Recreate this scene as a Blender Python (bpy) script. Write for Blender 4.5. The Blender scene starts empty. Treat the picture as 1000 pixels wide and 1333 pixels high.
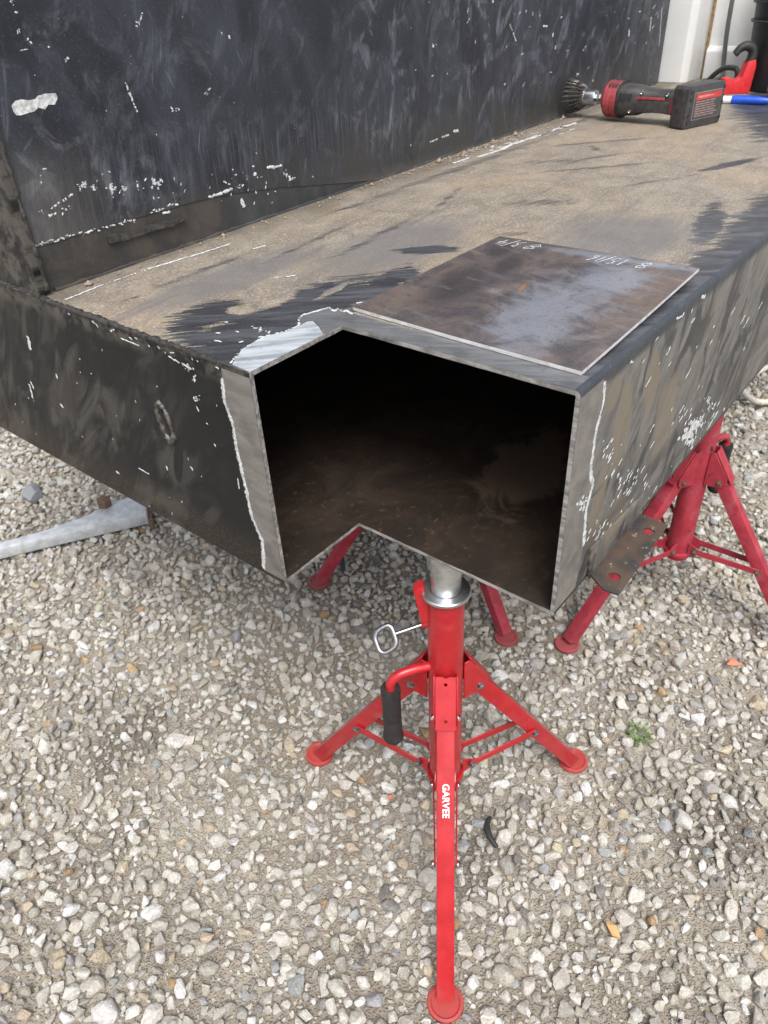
import bpy, bmesh, math, random
import numpy as np
from mathutils import Vector, Matrix, Euler

# ------------------------------------------------------------------ camera, sky, sun, exposure
SC = bpy.context.scene
COL = SC.collection
cd = bpy.data.cameras.new('camera')
cam = bpy.data.objects.new('camera', cd); COL.objects.link(cam)
cd.sensor_fit = 'VERTICAL'; cd.sensor_height = 36.0; cd.lens = 36.0 * 970.37 / 1333.0
cd.clip_start = 0.02; cd.clip_end = 500.0
RX = Vector((0.62325, -0.78065, -0.04623)); RD = Vector((-0.48853, -0.34251, -0.80252)); RF = Vector((0.61065, 0.52275, -0.59484))
cam.matrix_world = Matrix(((RX.x, -RD.x, -RF.x, 0), (RX.y, -RD.y, -RF.y, 0), (RX.z, -RD.z, -RF.z, 1.5), (0, 0, 0, 1)))
cd.dof.use_dof = True; cd.dof.focus_distance = 1.12; cd.dof.aperture_fstop = 10.0
SC.camera = cam

SUN_ELEV, SUN_AZ = math.radians(58), math.radians(228)      # azimuth measured from +X towards +Y
w = bpy.data.worlds.new('World'); SC.world = w; w.use_nodes = True
wn = w.node_tree; wn.nodes.clear()
sky = wn.nodes.new('ShaderNodeTexSky'); sky.sky_type = 'NISHITA'; sky.sun_disc = False
sky.sun_elevation = SUN_ELEV; sky.sun_rotation = math.pi / 2 - SUN_AZ
sky.dust_density = 4.0; sky.air_density = 1.0; sky.ozone_density = 1.0
hs = wn.nodes.new('ShaderNodeHueSaturation'); hs.inputs['Saturation'].default_value = 0.35
bg = wn.nodes.new('ShaderNodeBackground'); bg.inputs['Strength'].default_value = 0.12
wo = wn.nodes.new('ShaderNodeOutputWorld')
wn.links.new(sky.outputs[0], hs.inputs['Color']); wn.links.new(hs.outputs[0], bg.inputs['Color']); wn.links.new(bg.outputs[0], wo.inputs['Surface'])
sl = bpy.data.lights.new('sun', 'SUN'); sl.energy = 1.5; sl.angle = math.radians(28); sl.color = (1.0, 0.97, 0.92)
sun = bpy.data.objects.new('sun', sl); COL.objects.link(sun)
sd = Vector((math.cos(SUN_ELEV) * math.cos(SUN_AZ), math.cos(SUN_ELEV) * math.sin(SUN_AZ), math.sin(SUN_ELEV)))
sun.rotation_euler = sd.to_track_quat('Z', 'Y').to_euler(); sun.location = sd * 8
SC.view_settings.view_transform = 'Standard'; SC.view_settings.look = 'None'
SC.view_settings.exposure = 1.0; SC.view_settings.gamma = 1.0; SC.view_settings.use_curve_mapping = False
SC.cycles.max_bounces = 8; SC.cycles.use_denoising = True

# ------------------------------------------------------------------ node helper
class G:
    def __init__(s, name):
        s.m = bpy.data.materials.new(name); s.m.use_nodes = True; s.t = s.m.node_tree; s.t.nodes.clear()
        s.out = s.t.nodes.new('ShaderNodeOutputMaterial'); s.b = s.t.nodes.new('ShaderNodeBsdfPrincipled')
        s.t.links.new(s.b.outputs[0], s.out.inputs['Surface'])
        s.tc = s.t.nodes.new('ShaderNodeTexCoord')
    def put(s, sock, v):
        if hasattr(v, 'is_output'): s.t.links.new(v, sock)
        elif isinstance(v, (tuple, list)):
            n = len(sock.default_value); v = tuple(v)
            sock.default_value = (v + (1.0,))[:n] if len(v) < n else v[:n]
        else:
            try: sock.default_value = v
            except TypeError: sock.default_value = (v,) * len(sock.default_value)
    def obj(s): return s.tc.outputs['Object']
    def m_(s, op, a, b=None, c=None, clamp=False):
        n = s.t.nodes.new('ShaderNodeMath'); n.operation = op; n.use_clamp = clamp
        for i, v in enumerate((a, b, c)):
            if v is not None: s.put(n.inputs[i], v)
        return n.outputs[0]
    def add(s, a, b): return s.m_('ADD', a, b)
    def sub(s, a, b): return s.m_('SUBTRACT', a, b)
    def mul(s, a, b): return s.m_('MULTIPLY', a, b)
    def mx(s, a, b): return s.m_('MAXIMUM', a, b)
    def mn(s, a, b): return s.m_('MINIMUM', a, b)
    def uv(s, a, b):
        sp = s.t.nodes.new('ShaderNodeSeparateXYZ'); s.t.links.new(s.obj(), sp.inputs[0])
        cb = s.t.nodes.new('ShaderNodeCombineXYZ')
        s.t.links.new(sp.outputs[a], cb.inputs[0]); s.t.links.new(sp.outputs[b], cb.inputs[1])
        return cb.outputs[0]
    def comp(s, v, i):
        sp = s.t.nodes.new('ShaderNodeSeparateXYZ'); s.put(sp.inputs[0], v); return sp.outputs[i]
    def mapv(s, v, loc=(0, 0, 0), rot=0.0, scale=(1, 1, 1), kind='TEXTURE'):
        n = s.t.nodes.new('ShaderNodeMapping'); n.vector_type = kind
        s.put(n.inputs[0], v); n.inputs[1].default_value = loc; n.inputs[2].default_value = (0, 0, rot); n.inputs[3].default_value = scale
        return n.outputs[0]
    def noise(s, v, scale, detail=4, rough=0.55, dist=0.0):
        n = s.t.nodes.new('ShaderNodeTexNoise'); s.put(n.inputs['Vector'], v); n.inputs['Scale'].default_value = scale
        n.inputs['Detail'].default_value = detail; n.inputs['Roughness'].default_value = rough; n.inputs['Distortion'].default_value = dist
        return n.outputs['Fac']
    def streak(s, v, scale, rot, ratio, detail=5, rough=0.6, dist=0.0):      # noise drawn out along one direction
        return s.noise(s.mapv(v, rot=rot, scale=(ratio, 1, 1)), scale, detail, rough, dist)
    def vor(s, v, scale, feature='F1'):
        n = s.t.nodes.new('ShaderNodeTexVoronoi'); n.feature = feature; s.put(n.inputs['Vector'], v); n.inputs['Scale'].default_value = scale
        return n.outputs['Distance']
    def ramp(s, x, lo, hi, a=0.0, b=1.0):
        n = s.t.nodes.new('ShaderNodeMapRange'); n.interpolation_type = 'SMOOTHSTEP'
        s.put(n.inputs[0], x); n.inputs[1].default_value = lo; n.inputs[2].default_value = hi; n.inputs[3].default_value = a; n.inputs[4].default_value = b
        return n.outputs[0]
    def mix(s, f, a, b):
        n = s.t.nodes.new('ShaderNodeMix'); n.data_type = 'RGBA'; s.put(n.inputs[0], f); s.put(n.inputs[6], a); s.put(n.inputs[7], b)
        return n.outputs[2]
    def mixf(s, f, a, b):
        n = s.t.nodes.new('ShaderNodeMix'); n.data_type = 'FLOAT'; s.put(n.inputs[0], f); s.put(n.inputs[2], a); s.put(n.inputs[3], b)
        return n.outputs[0]
    def blob(s, v, c, a, b, rot=0.0):                                        # 1 in the middle, 0 on the ellipse, negative outside
        q = s.mapv(v, loc=(c[0], c[1], 0), rot=rot, scale=(a, b, 1))
        n = s.t.nodes.new('ShaderNodeVectorMath'); n.operation = 'LENGTH'; s.put(n.inputs[0], q)
        return s.sub(1.0, n.outputs['Value'])
    def blobs(s, v, items):
        r = None
        for c, a, b, rot in items:
            k = s.blob(v, c, a, b, rot); r = k if r is None else s.mx(r, k)
        return r
    def bump(s, hgt, strength=0.3, dist=0.002):
        n = s.t.nodes.new('ShaderNodeBump'); n.inputs['Strength'].default_value = strength; n.inputs['Distance'].default_value = dist
        s.put(n.inputs['Height'], hgt); s.t.links.new(n.outputs[0], s.b.inputs['Normal'])
    def fin(s, col, rough=0.6, metal=0.0, spec=0.5, coat=None):
        s.put(s.b.inputs['Base Color'], col); s.put(s.b.inputs['Roughness'], rough); s.put(s.b.inputs['Metallic'], metal)
        s.put(s.b.inputs['Specular IOR Level'], spec)
        if coat: s.b.inputs['Coat Weight'].default_value = coat
        return s.m

def plain(name, col, rough=0.5, metal=0.0, var=0.12, scale=60, bump=0.0, spec=0.5):
    g = G(name); o = g.obj(); n = g.noise(o, scale, 4, 0.6)
    k = g.ramp(n, 0.3, 0.7)
    dark = tuple(c * (1 - var) for c in col); lite = tuple(min(1, c * (1 + var)) for c in col)
    if bump: g.bump(g.noise(o, scale * 6, 3, 0.6), bump, 0.001)
    return g.fin(g.mix(k, dark, lite), g.mixf(k, rough * 0.88, min(1, rough * 1.12)), metal, spec)
M = {}

# ------------------------------------------------------------------ mesh helpers
def box(bm, lo, hi):
    v = [bm.verts.new((x, y, z)) for x in (lo[0], hi[0]) for y in (lo[1], hi[1]) for z in (lo[2], hi[2])]
    for f in ((0, 1, 3, 2), (4, 6, 7, 5), (0, 4, 5, 1), (2, 3, 7, 6), (0, 2, 6, 4), (1, 5, 7, 3)): bm.faces.new([v[i] for i in f])
def frame_of(d, up=Vector((0, 0, 1))):
    d = d.normalized(); s_ = d.cross(up)
    if s_.length < 1e-4: s_ = d.cross(Vector((0, 1, 0)))
    s_.normalize(); return d, s_, s_.cross(d)
def beam(bm, p0, p1, wd, ht, up=Vector((0, 0, 1))):
    p0, p1 = Vector(p0), Vector(p1); d, s_, u = frame_of(p1 - p0, up); v = []
    for p in (p0, p1):
        for a, b in ((-1, -1), (1, -1), (1, 1), (-1, 1)): v.append(bm.verts.new(p + s_ * (a * wd / 2) + u * (b * ht / 2)))
    for f in ((3, 2, 1, 0), (4, 5, 6, 7), (0, 1, 5, 4), (1, 2, 6, 5), (2, 3, 7, 6), (3, 0, 4, 7)): bm.faces.new([v[i] for i in f])
def cyl(bm, p0, p1, r0, r1=None, n=20, caps=True):
    p0, p1 = Vector(p0), Vector(p1); r1 = r0 if r1 is None else r1
    d, s_, u = frame_of(p1 - p0); rings = []
    for p, r in ((p0, r0), (p1, r1)):
        rings.append([bm.verts.new(p + (s_ * math.cos(t) + u * math.sin(t)) * r) for t in (2 * math.pi * i / n for i in range(n))])
    for i in range(n): bm.faces.new((rings[0][i], rings[0][(i + 1) % n], rings[1][(i + 1) % n], rings[1][i]))
    if caps: bm.faces.new(rings[0][::-1]); bm.faces.new(rings[1])
def lathe(bm, p0, axis, prof, n=24, closed=False):          # prof: (distance along axis, radius)
    p0 = Vector(p0); d, s_, u = frame_of(Vector(axis)); rings = []
    for a, r in prof:
        if r < 1e-6: rings.append([bm.verts.new(p0 + d * a)]); continue
        rings.append([bm.verts.new(p0 + d * a + (s_ * math.cos(t) + u * math.sin(t)) * r) for t in (2 * math.pi * i / n for i in range(n))])
    prs = list(zip(rings, rings[1:])) + ([(rings[-1], rings[0])] if closed else [])
    for A, B in prs:
        for i in range(n):
            j = (i + 1) % n
            if len(A) == 1 and len(B) == 1: continue
            if len(A) == 1: bm.faces.new((A[0], B[j], B[i]))
            elif len(B) == 1: bm.faces.new((A[i], A[j], B[0]))
            else: bm.faces.new((A[i], A[j], B[j], B[i]))
def sweep(bm, pts, r, n=10, closed=False, rad=None):
    pts = [Vector(p) for p in pts]; rings = []; up = None
    for i, p in enumerate(pts):
        a = pts[i - 1] if (i > 0 or closed) else p; b = pts[(i + 1) % len(pts)] if (i < len(pts) - 1 or closed) else p
        d = (b - a).normalized()
        if up is None: _, s_, up = frame_of(d)
        s_ = d.cross(up).normalized(); up = s_.cross(d).normalized(); rr = rad[i] if rad else r
        rings.append([bm.verts.new(p + (s_ * math.cos(t) + up * math.sin(t)) * rr) for t in (2 * math.pi * k / n for k in range(n))])
    for A, B in list(zip(rings, rings[1:])) + ([(rings[-1], rings[0])] if closed else []):
        for k in range(n): bm.faces.new((A[k], A[(k + 1) % n], B[(k + 1) % n], B[k]))
    if not closed: bm.faces.new(rings[0][::-1]); bm.faces.new(rings[-1])
def curve_pts(ctrl, n=8):                                    # Catmull-Rom through the control points
    P = [Vector(c) for c in ctrl]; P = [P[0] * 2 - P[1]] + P + [P[-1] * 2 - P[-2]]; o = []
    for i in range(1, len(P) - 2):
        for k in range(n):
            t = k / n
            o.append(0.5 * ((2 * P[i]) + (P[i + 1] - P[i - 1]) * t + (2 * P[i - 1] - 5 * P[i] + 4 * P[i + 1] - P[i + 2]) * t * t + (3 * P[i] - P[i - 1] - 3 * P[i + 1] + P[i + 2]) * t ** 3))
    o.append(P[-2]); return o
def prism(bm, outline, o, ax, ay, az, t, holes=()):          # flat plate: outline in (ax, ay), thickness t along az, real holes
    o, ax, ay, az = Vector(o), Vector(ax), Vector(ay), Vector(az); tmp = bmesh.new(); ed = []
    for loop in [outline] + list(holes):
        vs = [tmp.verts.new(o + ax * a + ay * b) for a, b in loop]
        ed += [tmp.edges.new((vs[i], vs[(i + 1) % len(vs)])) for i in range(len(vs))]
    bmesh.ops.triangle_fill(tmp, use_beauty=True, use_dissolve=False, edges=ed)
    r = bmesh.ops.extrude_face_region(tmp, geom=list(tmp.faces))
    bmesh.ops.translate(tmp, vec=az * t, verts=[e for e in r['geom'] if isinstance(e, bmesh.types.BMVert)])
    bmesh.ops.recalc_face_normals(tmp, faces=tmp.faces)
    me = bpy.data.meshes.new('t'); tmp.to_mesh(me); tmp.free(); bm.from_mesh(me); bpy.data.meshes.remove(me)
def circ(cx, cy, r, n=16): return [(cx + r * math.cos(2 * math.pi * i / n), cy + r * math.sin(2 * math.pi * i / n)) for i in range(n)]
def mesh_of(name, bm, mat, bevel=0.0, seg=2, smooth=40, fix=True):
    if fix: bmesh.ops.recalc_face_normals(bm, faces=bm.faces)
    if bevel:
        es = [e for e in bm.edges if len(e.link_faces) == 2 and e.calc_face_angle(0) > math.radians(35)]
        bmesh.ops.bevel(bm, geom=es, offset=bevel, segments=seg, affect='EDGES', profile=0.6, clamp_overlap=True)
    me = bpy.data.meshes.new(name); bm.to_mesh(me); bm.free()
    for m in (mat if isinstance(mat, (list, tuple)) else [mat]): me.materials.append(m)
    if smooth:
        me.polygons.foreach_set('use_smooth', [True] * len(me.polygons)); me.set_sharp_from_angle(angle=math.radians(smooth))
    return me
def obj(name, bm, mat, parent=None, **kw):
    o = bpy.data.objects.new(name, bm if isinstance(bm, bpy.types.Mesh) else mesh_of(name, bm, mat, **kw)); COL.objects.link(o); o.parent = parent
    return o
def thing(name, label, cat, loc=(0, 0, 0), rotz=0.0, group=None):
    o = bpy.data.objects.new(name, None); COL.objects.link(o); o.location = loc; o.rotation_euler = (0, 0, rotz); o.empty_display_size = 0.05
    o['label'] = label; o['category'] = cat
    if group: o['group'] = group
    return o
def tag(o, label, cat, group=None):
    o['label'] = label; o['category'] = cat
    if group: o['group'] = group
    return o
def BM(): return bmesh.new()

# ------------------------------------------------------------------ materials of the steel body
ZT, ZB = 1.107, 0.765

def mat_deck():
    g = G('deck_dusty_steel'); u = g.uv(0, 1)
    big = g.noise(u, 3.2, 5, 0.6, 0.6); mid = g.noise(u, 15, 6, 0.68, 0.5); fine = g.noise(u, 240, 4, 0.8); gr = g.noise(u, 90, 5, 0.75)
    along = g.streak(u, 30, 0.10, 9, 6, 0.68); across = g.streak(u, 40, 2.25, 7, 6, 0.68, 0.9); hair = g.streak(u, 150, 2.4, 18, 4, 0.7, 0.5); hair2 = g.streak(u, 120, -0.35, 20, 4, 0.7, 0.3)
    tan = g.mix(g.ramp(mid, 0.35, 0.68), (0.155, 0.132, 0.106), (0.245, 0.210, 0.168))
    tan = g.mix(g.mul(g.ramp(big, 0.48, 0.68), 0.5), tan, (0.29, 0.215, 0.14))
    tan = g.mix(g.mul(g.ramp(gr, 0.50, 0.70), 0.5), tan, (0.42, 0.375, 0.315))
    tan = g.mix(g.mul(g.ramp(fine, 0.53, 0.66), 0.7), tan, (0.56, 0.51, 0.45))
    tan = g.mix(g.mul(g.ramp(fine, 0.47, 0.34), 0.75), tan, (0.085, 0.068, 0.055))
    tan = g.mix(g.mul(g.ramp(along, 0.55, 0.70), 0.5), tan, (0.105, 0.10, 0.10))
    tan = g.mix(g.mul(g.ramp(hair2, 0.60, 0.72), 0.35), tan, (0.07, 0.07, 0.075))
    # old black paint that is left: near the cut corner, along the folded edge, brushed marks farther back
    patches = g.blobs(u, [((0.60, 0.740), 0.13, 0.10, 0.3), ((0.72, 0.745), 0.19, 0.075, -0.05), ((0.62, 0.84), 0.09, 0.05, 0.35), ((0.86, 0.705), 0.10, 0.035, 0.1),
                         ((1.02, 0.745), 0.06, 0.025, 2.2), ((1.19, 0.335), 0.12, 0.035, 0.15), ((1.50, 0.325), 0.50, 0.070, 0.04), ((1.40, 0.41), 0.16, 0.03, 0.25),
                         ((1.83, 0.52), 0.12, 0.020, -0.35), ((2.55, 0.62), 0.55, 0.14, 0.35)])
    rag = g.add(g.add(g.mul(g.sub(across, 0.5), 1.5), g.mul(g.sub(hair, 0.5), 1.6)), g.mul(g.sub(mid, 0.5), 0.9))
    pm = g.ramp(g.add(patches, rag), 0.06, 0.26)
    holes = g.ramp(g.add(g.blobs(u, [((0.72, 0.80), 0.055, 0.022, 0.1), ((0.665, 0.815), 0.02, 0.03, 0.5), ((0.80, 0.755), 0.05, 0.010, 0.1)]), g.mul(rag, 0.7)), 0.1, 0.4)
    pm = g.mul(pm, g.sub(1.0, holes))
    strokes = g.blobs(u, [((1.70, 0.86), 0.035, 0.10, 0.5), ((1.79, 0.795), 0.13, 0.012, -0.55), ((1.86, 0.85), 0.06, 0.014, 0.85), ((1.66, 0.78), 0.20, 0.012, -0.75),
                          ((1.95, 0.86), 0.24, 0.012, -0.75), ((1.05, 0.87), 0.16, 0.012, 0.12), ((0.95, 0.95), 0.16, 0.010, 0.1), ((1.36, 0.735), 0.09, 0.03, -0.9), ((1.17, 0.665), 0.05, 0.02, -0.9),
                          ((1.62, 0.60), 0.12, 0.012, -0.5), ((1.55, 1.03), 0.6, 0.020, -0.02), ((2.1, 1.05), 0.35, 0.018, -0.02), ((0.72, 1.0), 0.16, 0.012, 0.0), ((1.3, 0.90), 0.12, 0.010, 0.3)])
    sm = g.mul(g.ramp(g.add(strokes, g.add(g.mul(g.sub(hair2, 0.5), 3.0), g.mul(g.sub(gr, 0.5), 2.2))), 0.25, 0.6), g.ramp(hair2, 0.40, 0.60, 0.25, 0.72))
    edge = g.ramp(g.add(g.comp(u, 1), g.mul(g.sub(mid, 0.5), 0.03)), 0.352, 0.338)
    smut = g.ramp(g.add(g.comp(u, 1), g.mul(g.sub(big, 0.5), 0.2)), 1.03, 1.12)
    paint = g.mx(g.mx(g.mul(pm, 0.95), sm), edge)
    pcol = g.mix(g.ramp(across, 0.40, 0.68), (0.020, 0.023, 0.030), (0.075, 0.08, 0.092)); pcol = g.mix(g.mul(g.ramp(fine, 0.56, 0.70), 0.4), pcol, (0.16, 0.155, 0.15))
    tan = g.mix(g.mul(smut, 0.65), tan, (0.075, 0.063, 0.05))
    haze = g.mul(g.ramp(g.add(g.blobs(u, [((0.75, 0.93), 0.3, 0.10, 0.0), ((1.25, 0.5), 0.25, 0.2, 0.0), ((1.0, 0.8), 0.35, 0.16, 0.0)]), g.sub(along, 0.5)), 0.2, 0.7), 0.7)
    tan = g.mix(haze, tan, (0.115, 0.115, 0.12))
    col = g.mix(paint, tan, pcol)
    g.bump(g.add(g.mul(fine, 0.6), g.mul(mid, 1.0)), 0.35, 0.0012)
    return g.fin(col, g.mixf(paint, g.mixf(along, 0.45, 0.8), 0.36), 0.0, 0.5)

def mat_wall():
    g = G('wall_black_paint'); u = g.uv(0, 2)
    wob = g.noise(u, 5, 4, 0.6)
    big = g.noise(g.mapv(u, rot=0.25, scale=(0.7, 1.9, 1)), 4.0, 6, 0.62, 1.4)
    brush = g.streak(u, 55, math.radians(74), 7, 6, 0.75, 0.8); brush2 = g.streak(u, 40, math.radians(122), 6, 6, 0.75, 0.9); fineb = g.streak(u, 170, math.radians(88), 22, 3, 0.7)
    base = g.mix(g.ramp(big, 0.35, 0.7), (0.008, 0.010, 0.016), (0.025, 0.030, 0.042))
    sw = g.noise(g.mapv(u, rot=-0.5, scale=(0.6, 1.3, 1)), 6.0, 6, 0.66, 2.2)
    calm = g.ramp(g.add(g.noise(u, 2.6, 3, 0.5, 0.5), g.mul(g.sub(g.comp(u, 0), 1.0), 0.10)), 0.42, 0.60, 0.30, 1.0)
    smear = g.mul(calm, g.mul(g.ramp(sw, 0.51, 0.61), g.ramp(brush, 0.42, 0.60, 0.2, 1.0)))
    base = g.mix(g.mul(smear, 0.9), base, (0.112, 0.122, 0.147))
    smear2 = g.mul(g.ramp(g.noise(u, 7.5, 5, 0.65, 1.8), 0.54, 0.62), g.ramp(brush2, 0.45, 0.60, 0.2, 1.0))
    base = g.mix(g.mul(g.mul(smear2, calm), 0.75), base, (0.10, 0.109, 0.130))
    # lower zone: vertical drip streaks, then soot and brown primer towards the seam
    z = g.comp(u, 1); zz = g.add(z, g.mul(g.sub(wob, 0.5), 0.10))
    drips = g.mul(g.ramp(g.streak(u, 110, math.radians(90), 16, 2, 0.5), 0.50, 0.60), g.mul(g.ramp(zz, 1.27, 1.20), g.ramp(g.comp(u, 0), 0.95, 1.15)))
    base = g.mix(g.mul(drips, 0.55), base, (0.018, 0.018, 0.02))
    pale = g.mul(g.ramp(zz, 1.33, 1.22), g.ramp(fineb, 0.45, 0.7))
    base = g.mix(g.mul(pale, 0.22), base, (0.17, 0.17, 0.175))
    base = g.mix(g.mul(g.ramp(zz, 1.235, 1.15), g.ramp(g.noise(u, 11, 5, 0.6), 0.35, 0.6)), base, (0.034, 0.033, 0.033))
    # scuffed curve of scratches and the dusty strip by the deck on the far half
    dust = g.mul(g.ramp(g.add(z, g.mul(g.sub(wob, 0.5), 0.035)), 1.132, 1.108), g.ramp(g.comp(u, 0), 1.0, 1.3))
    base = g.mix(g.mul(dust, 0.4), base, (0.10, 0.09, 0.075))
    left = g.mul(g.ramp(g.comp(u, 0), 0.74, 0.56), g.ramp(zz, 1.34, 1.24))
    base = g.mix(g.mul(left, g.mul(brush, 0.8)), base, (0.13, 0.12, 0.11))
    scr = g.mx(g.ramp(g.noise(g.mapv(u, rot=math.radians(72), scale=(26, 1, 1)), 240, 2, 0.5), 0.68, 0.73), g.ramp(g.noise(g.mapv(u, rot=math.radians(112), scale=(13, 1, 1)), 170, 2, 0.5, 0.6), 0.69, 0.74))
    base = g.mix(g.mul(scr, g.mul(g.ramp(big, 0.45, 0.65), 0.4)), base, (0.20, 0.21, 0.23))
    spk = g.ramp(g.noise(u, 300, 3, 0.7), 0.58, 0.70); base = g.mix(g.mul(spk, 0.28), base, (0.19, 0.195, 0.21))
    g.bump(g.add(g.mul(brush, 0.7), g.add(g.mul(brush2, 0.4), g.mul(big, 1.5))), 0.35, 0.002)
    return g.fin(base, g.mixf(g.ramp(sw, 0.4, 0.7), 0.36, 0.6), 0.0, 0.5)

def mat_wall_foot():
    g = G('wall_foot_primer'); u = g.uv(0, 2)
    n = g.noise(u, 13, 6, 0.65, 0.8); f = g.noise(u, 260, 3, 0.7); st = g.streak(u, 60, math.radians(88), 7, 4, 0.6)
    c = g.mix(g.ramp(n, 0.38, 0.62), (0.026, 0.024, 0.023), (0.052, 0.044, 0.036))
    c = g.mix(g.mul(g.ramp(st, 0.5, 0.7), 0.5), c, (0.022, 0.022, 0.024))
    c = g.mix(g.mul(g.ramp(f, 0.58, 0.7), 0.35), c, (0.11, 0.09, 0.068))
    far = g.ramp(g.comp(u, 0), 0.82, 1.02); c = g.mix(g.mul(far, 0.85), c, g.mix(g.ramp(n, 0.35, 0.65), (0.022, 0.024, 0.028), (0.048, 0.049, 0.052)))
    g.bump(n, 0.4, 0.002); return g.fin(c, 0.65)

def mat_end():
    g = G('end_plate_worn_paint'); u = g.uv(1, 2)
    n = g.noise(g.mapv(u, rot=0.7, scale=(1.0, 2.2, 1)), 6.5, 6, 0.64, 1.6); st = g.streak(u, 22, math.radians(128), 4, 6, 0.66, 1.2); f = g.noise(u, 300, 3, 0.7)
    c = g.mix(g.ramp(n, 0.40, 0.64), (0.0045, 0.005, 0.006), (0.015, 0.0155, 0.0165))
    farl = g.ramp(g.add(g.comp(u, 0), g.mul(g.sub(n, 0.5), 0.5)), 0.84, 1.02)
    c = g.mix(g.mul(g.mul(farl, g.ramp(g.add(g.mul(st, 0.5), g.mul(n, 0.5)), 0.46, 0.60)), 0.6), c, (0.080, 0.073, 0.064))
    smud = g.ramp(g.add(g.blobs(u, [((0.86, 0.90), 0.10, 0.06, -0.4), ((1.15, 0.93), 0.16, 0.09, -0.5), ((0.80, 0.83), 0.07, 0.03, -0.7)]), g.mul(g.sub(st, 0.5), 1.6)), 0.25, 0.7)
    c = g.mix(g.mul(smud, 0.32), c, (0.078, 0.071, 0.063))
    rust = g.mul(g.ramp(g.comp(u, 1), 0.85, 0.79), g.ramp(f, 0.5, 0.64)); c = g.mix(g.mul(rust, 0.6), c, (0.13, 0.088, 0.05))
    top = g.mul(g.ramp(g.comp(u, 1), 1.07, 1.095), g.ramp(g.noise(u, 30, 5, 0.7), 0.42, 0.58)); c = g.mix(g.mul(top, 0.7), c, (0.10, 0.092, 0.078))
    swp = g.blobs(u, [((0.90, 0.99), 0.014, 0.06, -0.25), ((0.855, 0.905), 0.012, 0.05, 0.35), ((0.80, 0.862), 0.045, 0.012, -0.15)])
    c = g.mix(g.ramp(g.add(swp, g.mul(g.sub(n, 0.5), 1.6)), 0.1, 0.5), c, (0.013, 0.013, 0.014))
    g.bump(g.add(n, g.mul(st, 0.5)), 0.4, 0.002)
    return g.fin(c, g.mixf(g.ramp(n, 0.35, 0.65), 0.34, 0.6), 0.0, 0.26)

def mat_side():
    g = G('side_plate_scuffed_paint'); u = g.uv(0, 2)
    n = g.noise(g.mapv(u, rot=-0.5, scale=(1, 2, 1)), 9.0, 6, 0.62, 1.0); ver = g.streak(u, 13, math.radians(66), 2.4, 6, 0.62, 1.2); st = g.streak(u, 50, math.radians(62), 3.5, 6, 0.72, 0.8)
    run = g.streak(u, 24, math.radians(2), 14, 4, 0.6); f = g.noise(u, 260, 3, 0.7)
    c = g.mix(g.ramp(st, 0.36, 0.66), (0.092, 0.089, 0.085), (0.180, 0.173, 0.160))
    c = g.mix(g.mul(g.ramp(ver, 0.52, 0.56), 0.88), c, (0.034, 0.035, 0.037))
    tn = g.ramp(g.add(g.blobs(u, [((0.84, 1.00), 0.03, 0.11, 0.1), ((0.80, 1.06), 0.035, 0.04, 0.0), ((0.93, 1.02), 0.028, 0.05, 0.1), ((0.80, 0.88), 0.025, 0.10, 0), ((0.87, 0.83), 0.05, 0.04, 0.5), ((1.02, 0.93), 0.05, 0.09, 0.0)]), g.mul(g.sub(n, 0.5), 2.2)), 0.05, 0.35)
    c = g.mix(g.mul(tn, 0.8), c, (0.185, 0.155, 0.115))
    low = g.mul(g.ramp(g.add(g.comp(u, 1), g.mul(g.sub(n, 0.5), 0.12)), 0.93, 0.84), g.ramp(run, 0.4, 0.62)); c = g.mix(g.mul(low, 0.65), c, (0.045, 0.045, 0.045))
    c = g.mix(g.mul(g.ramp(g.comp(u, 1), 1.082, 1.094), 0.93), c, (0.030, 0.036, 0.048))
    ln = g.mn(g.ramp(g.comp(u, 1), 0.917, 0.920), g.ramp(g.comp(u, 1), 0.926, 0.923)); c = g.mix(g.mul(ln, g.mul(g.ramp(run, 0.4, 0.55), 0.7)), c, (0.03, 0.03, 0.03))
    c = g.mix(g.mul(g.ramp(f, 0.58, 0.7), 0.25), c, (0.26, 0.25, 0.23))
    g.bump(g.add(n, g.mul(st, 0.6)), 0.35, 0.002)
    return g.fin(c, g.mixf(g.ramp(n, 0.35, 0.65), 0.36, 0.55), 0.15, 0.5)

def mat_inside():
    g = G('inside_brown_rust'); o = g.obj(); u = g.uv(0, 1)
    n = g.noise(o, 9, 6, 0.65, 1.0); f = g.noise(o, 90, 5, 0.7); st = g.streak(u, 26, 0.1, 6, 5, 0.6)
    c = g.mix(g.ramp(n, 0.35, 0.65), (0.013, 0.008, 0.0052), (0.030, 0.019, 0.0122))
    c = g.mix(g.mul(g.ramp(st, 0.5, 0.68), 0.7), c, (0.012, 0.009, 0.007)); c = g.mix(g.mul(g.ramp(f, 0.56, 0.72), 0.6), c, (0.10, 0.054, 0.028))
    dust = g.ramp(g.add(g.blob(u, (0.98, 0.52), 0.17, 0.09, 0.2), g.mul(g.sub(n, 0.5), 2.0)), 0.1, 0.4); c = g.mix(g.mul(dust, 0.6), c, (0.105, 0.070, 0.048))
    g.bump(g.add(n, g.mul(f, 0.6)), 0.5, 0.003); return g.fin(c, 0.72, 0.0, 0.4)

def mat_bare(name, ca, cb, rough, metal, rot, sc=120):
    g = G(name); o = g.obj()
    a = g.noise(g.mapv(o, rot=rot, scale=(1, 9, 1)), sc, 4, 0.65); n = g.noise(o, 22, 5, 0.6)
    c = g.mix(g.ramp(a, 0.35, 0.66), ca, cb); c = g.mix(g.mul(g.ramp(n, 0.50, 0.66), 0.55), c, tuple(x * 0.6 for x in ca))
    g.bump(a, 0.3, 0.0006); return g.fin(c, rough, metal)

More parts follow.
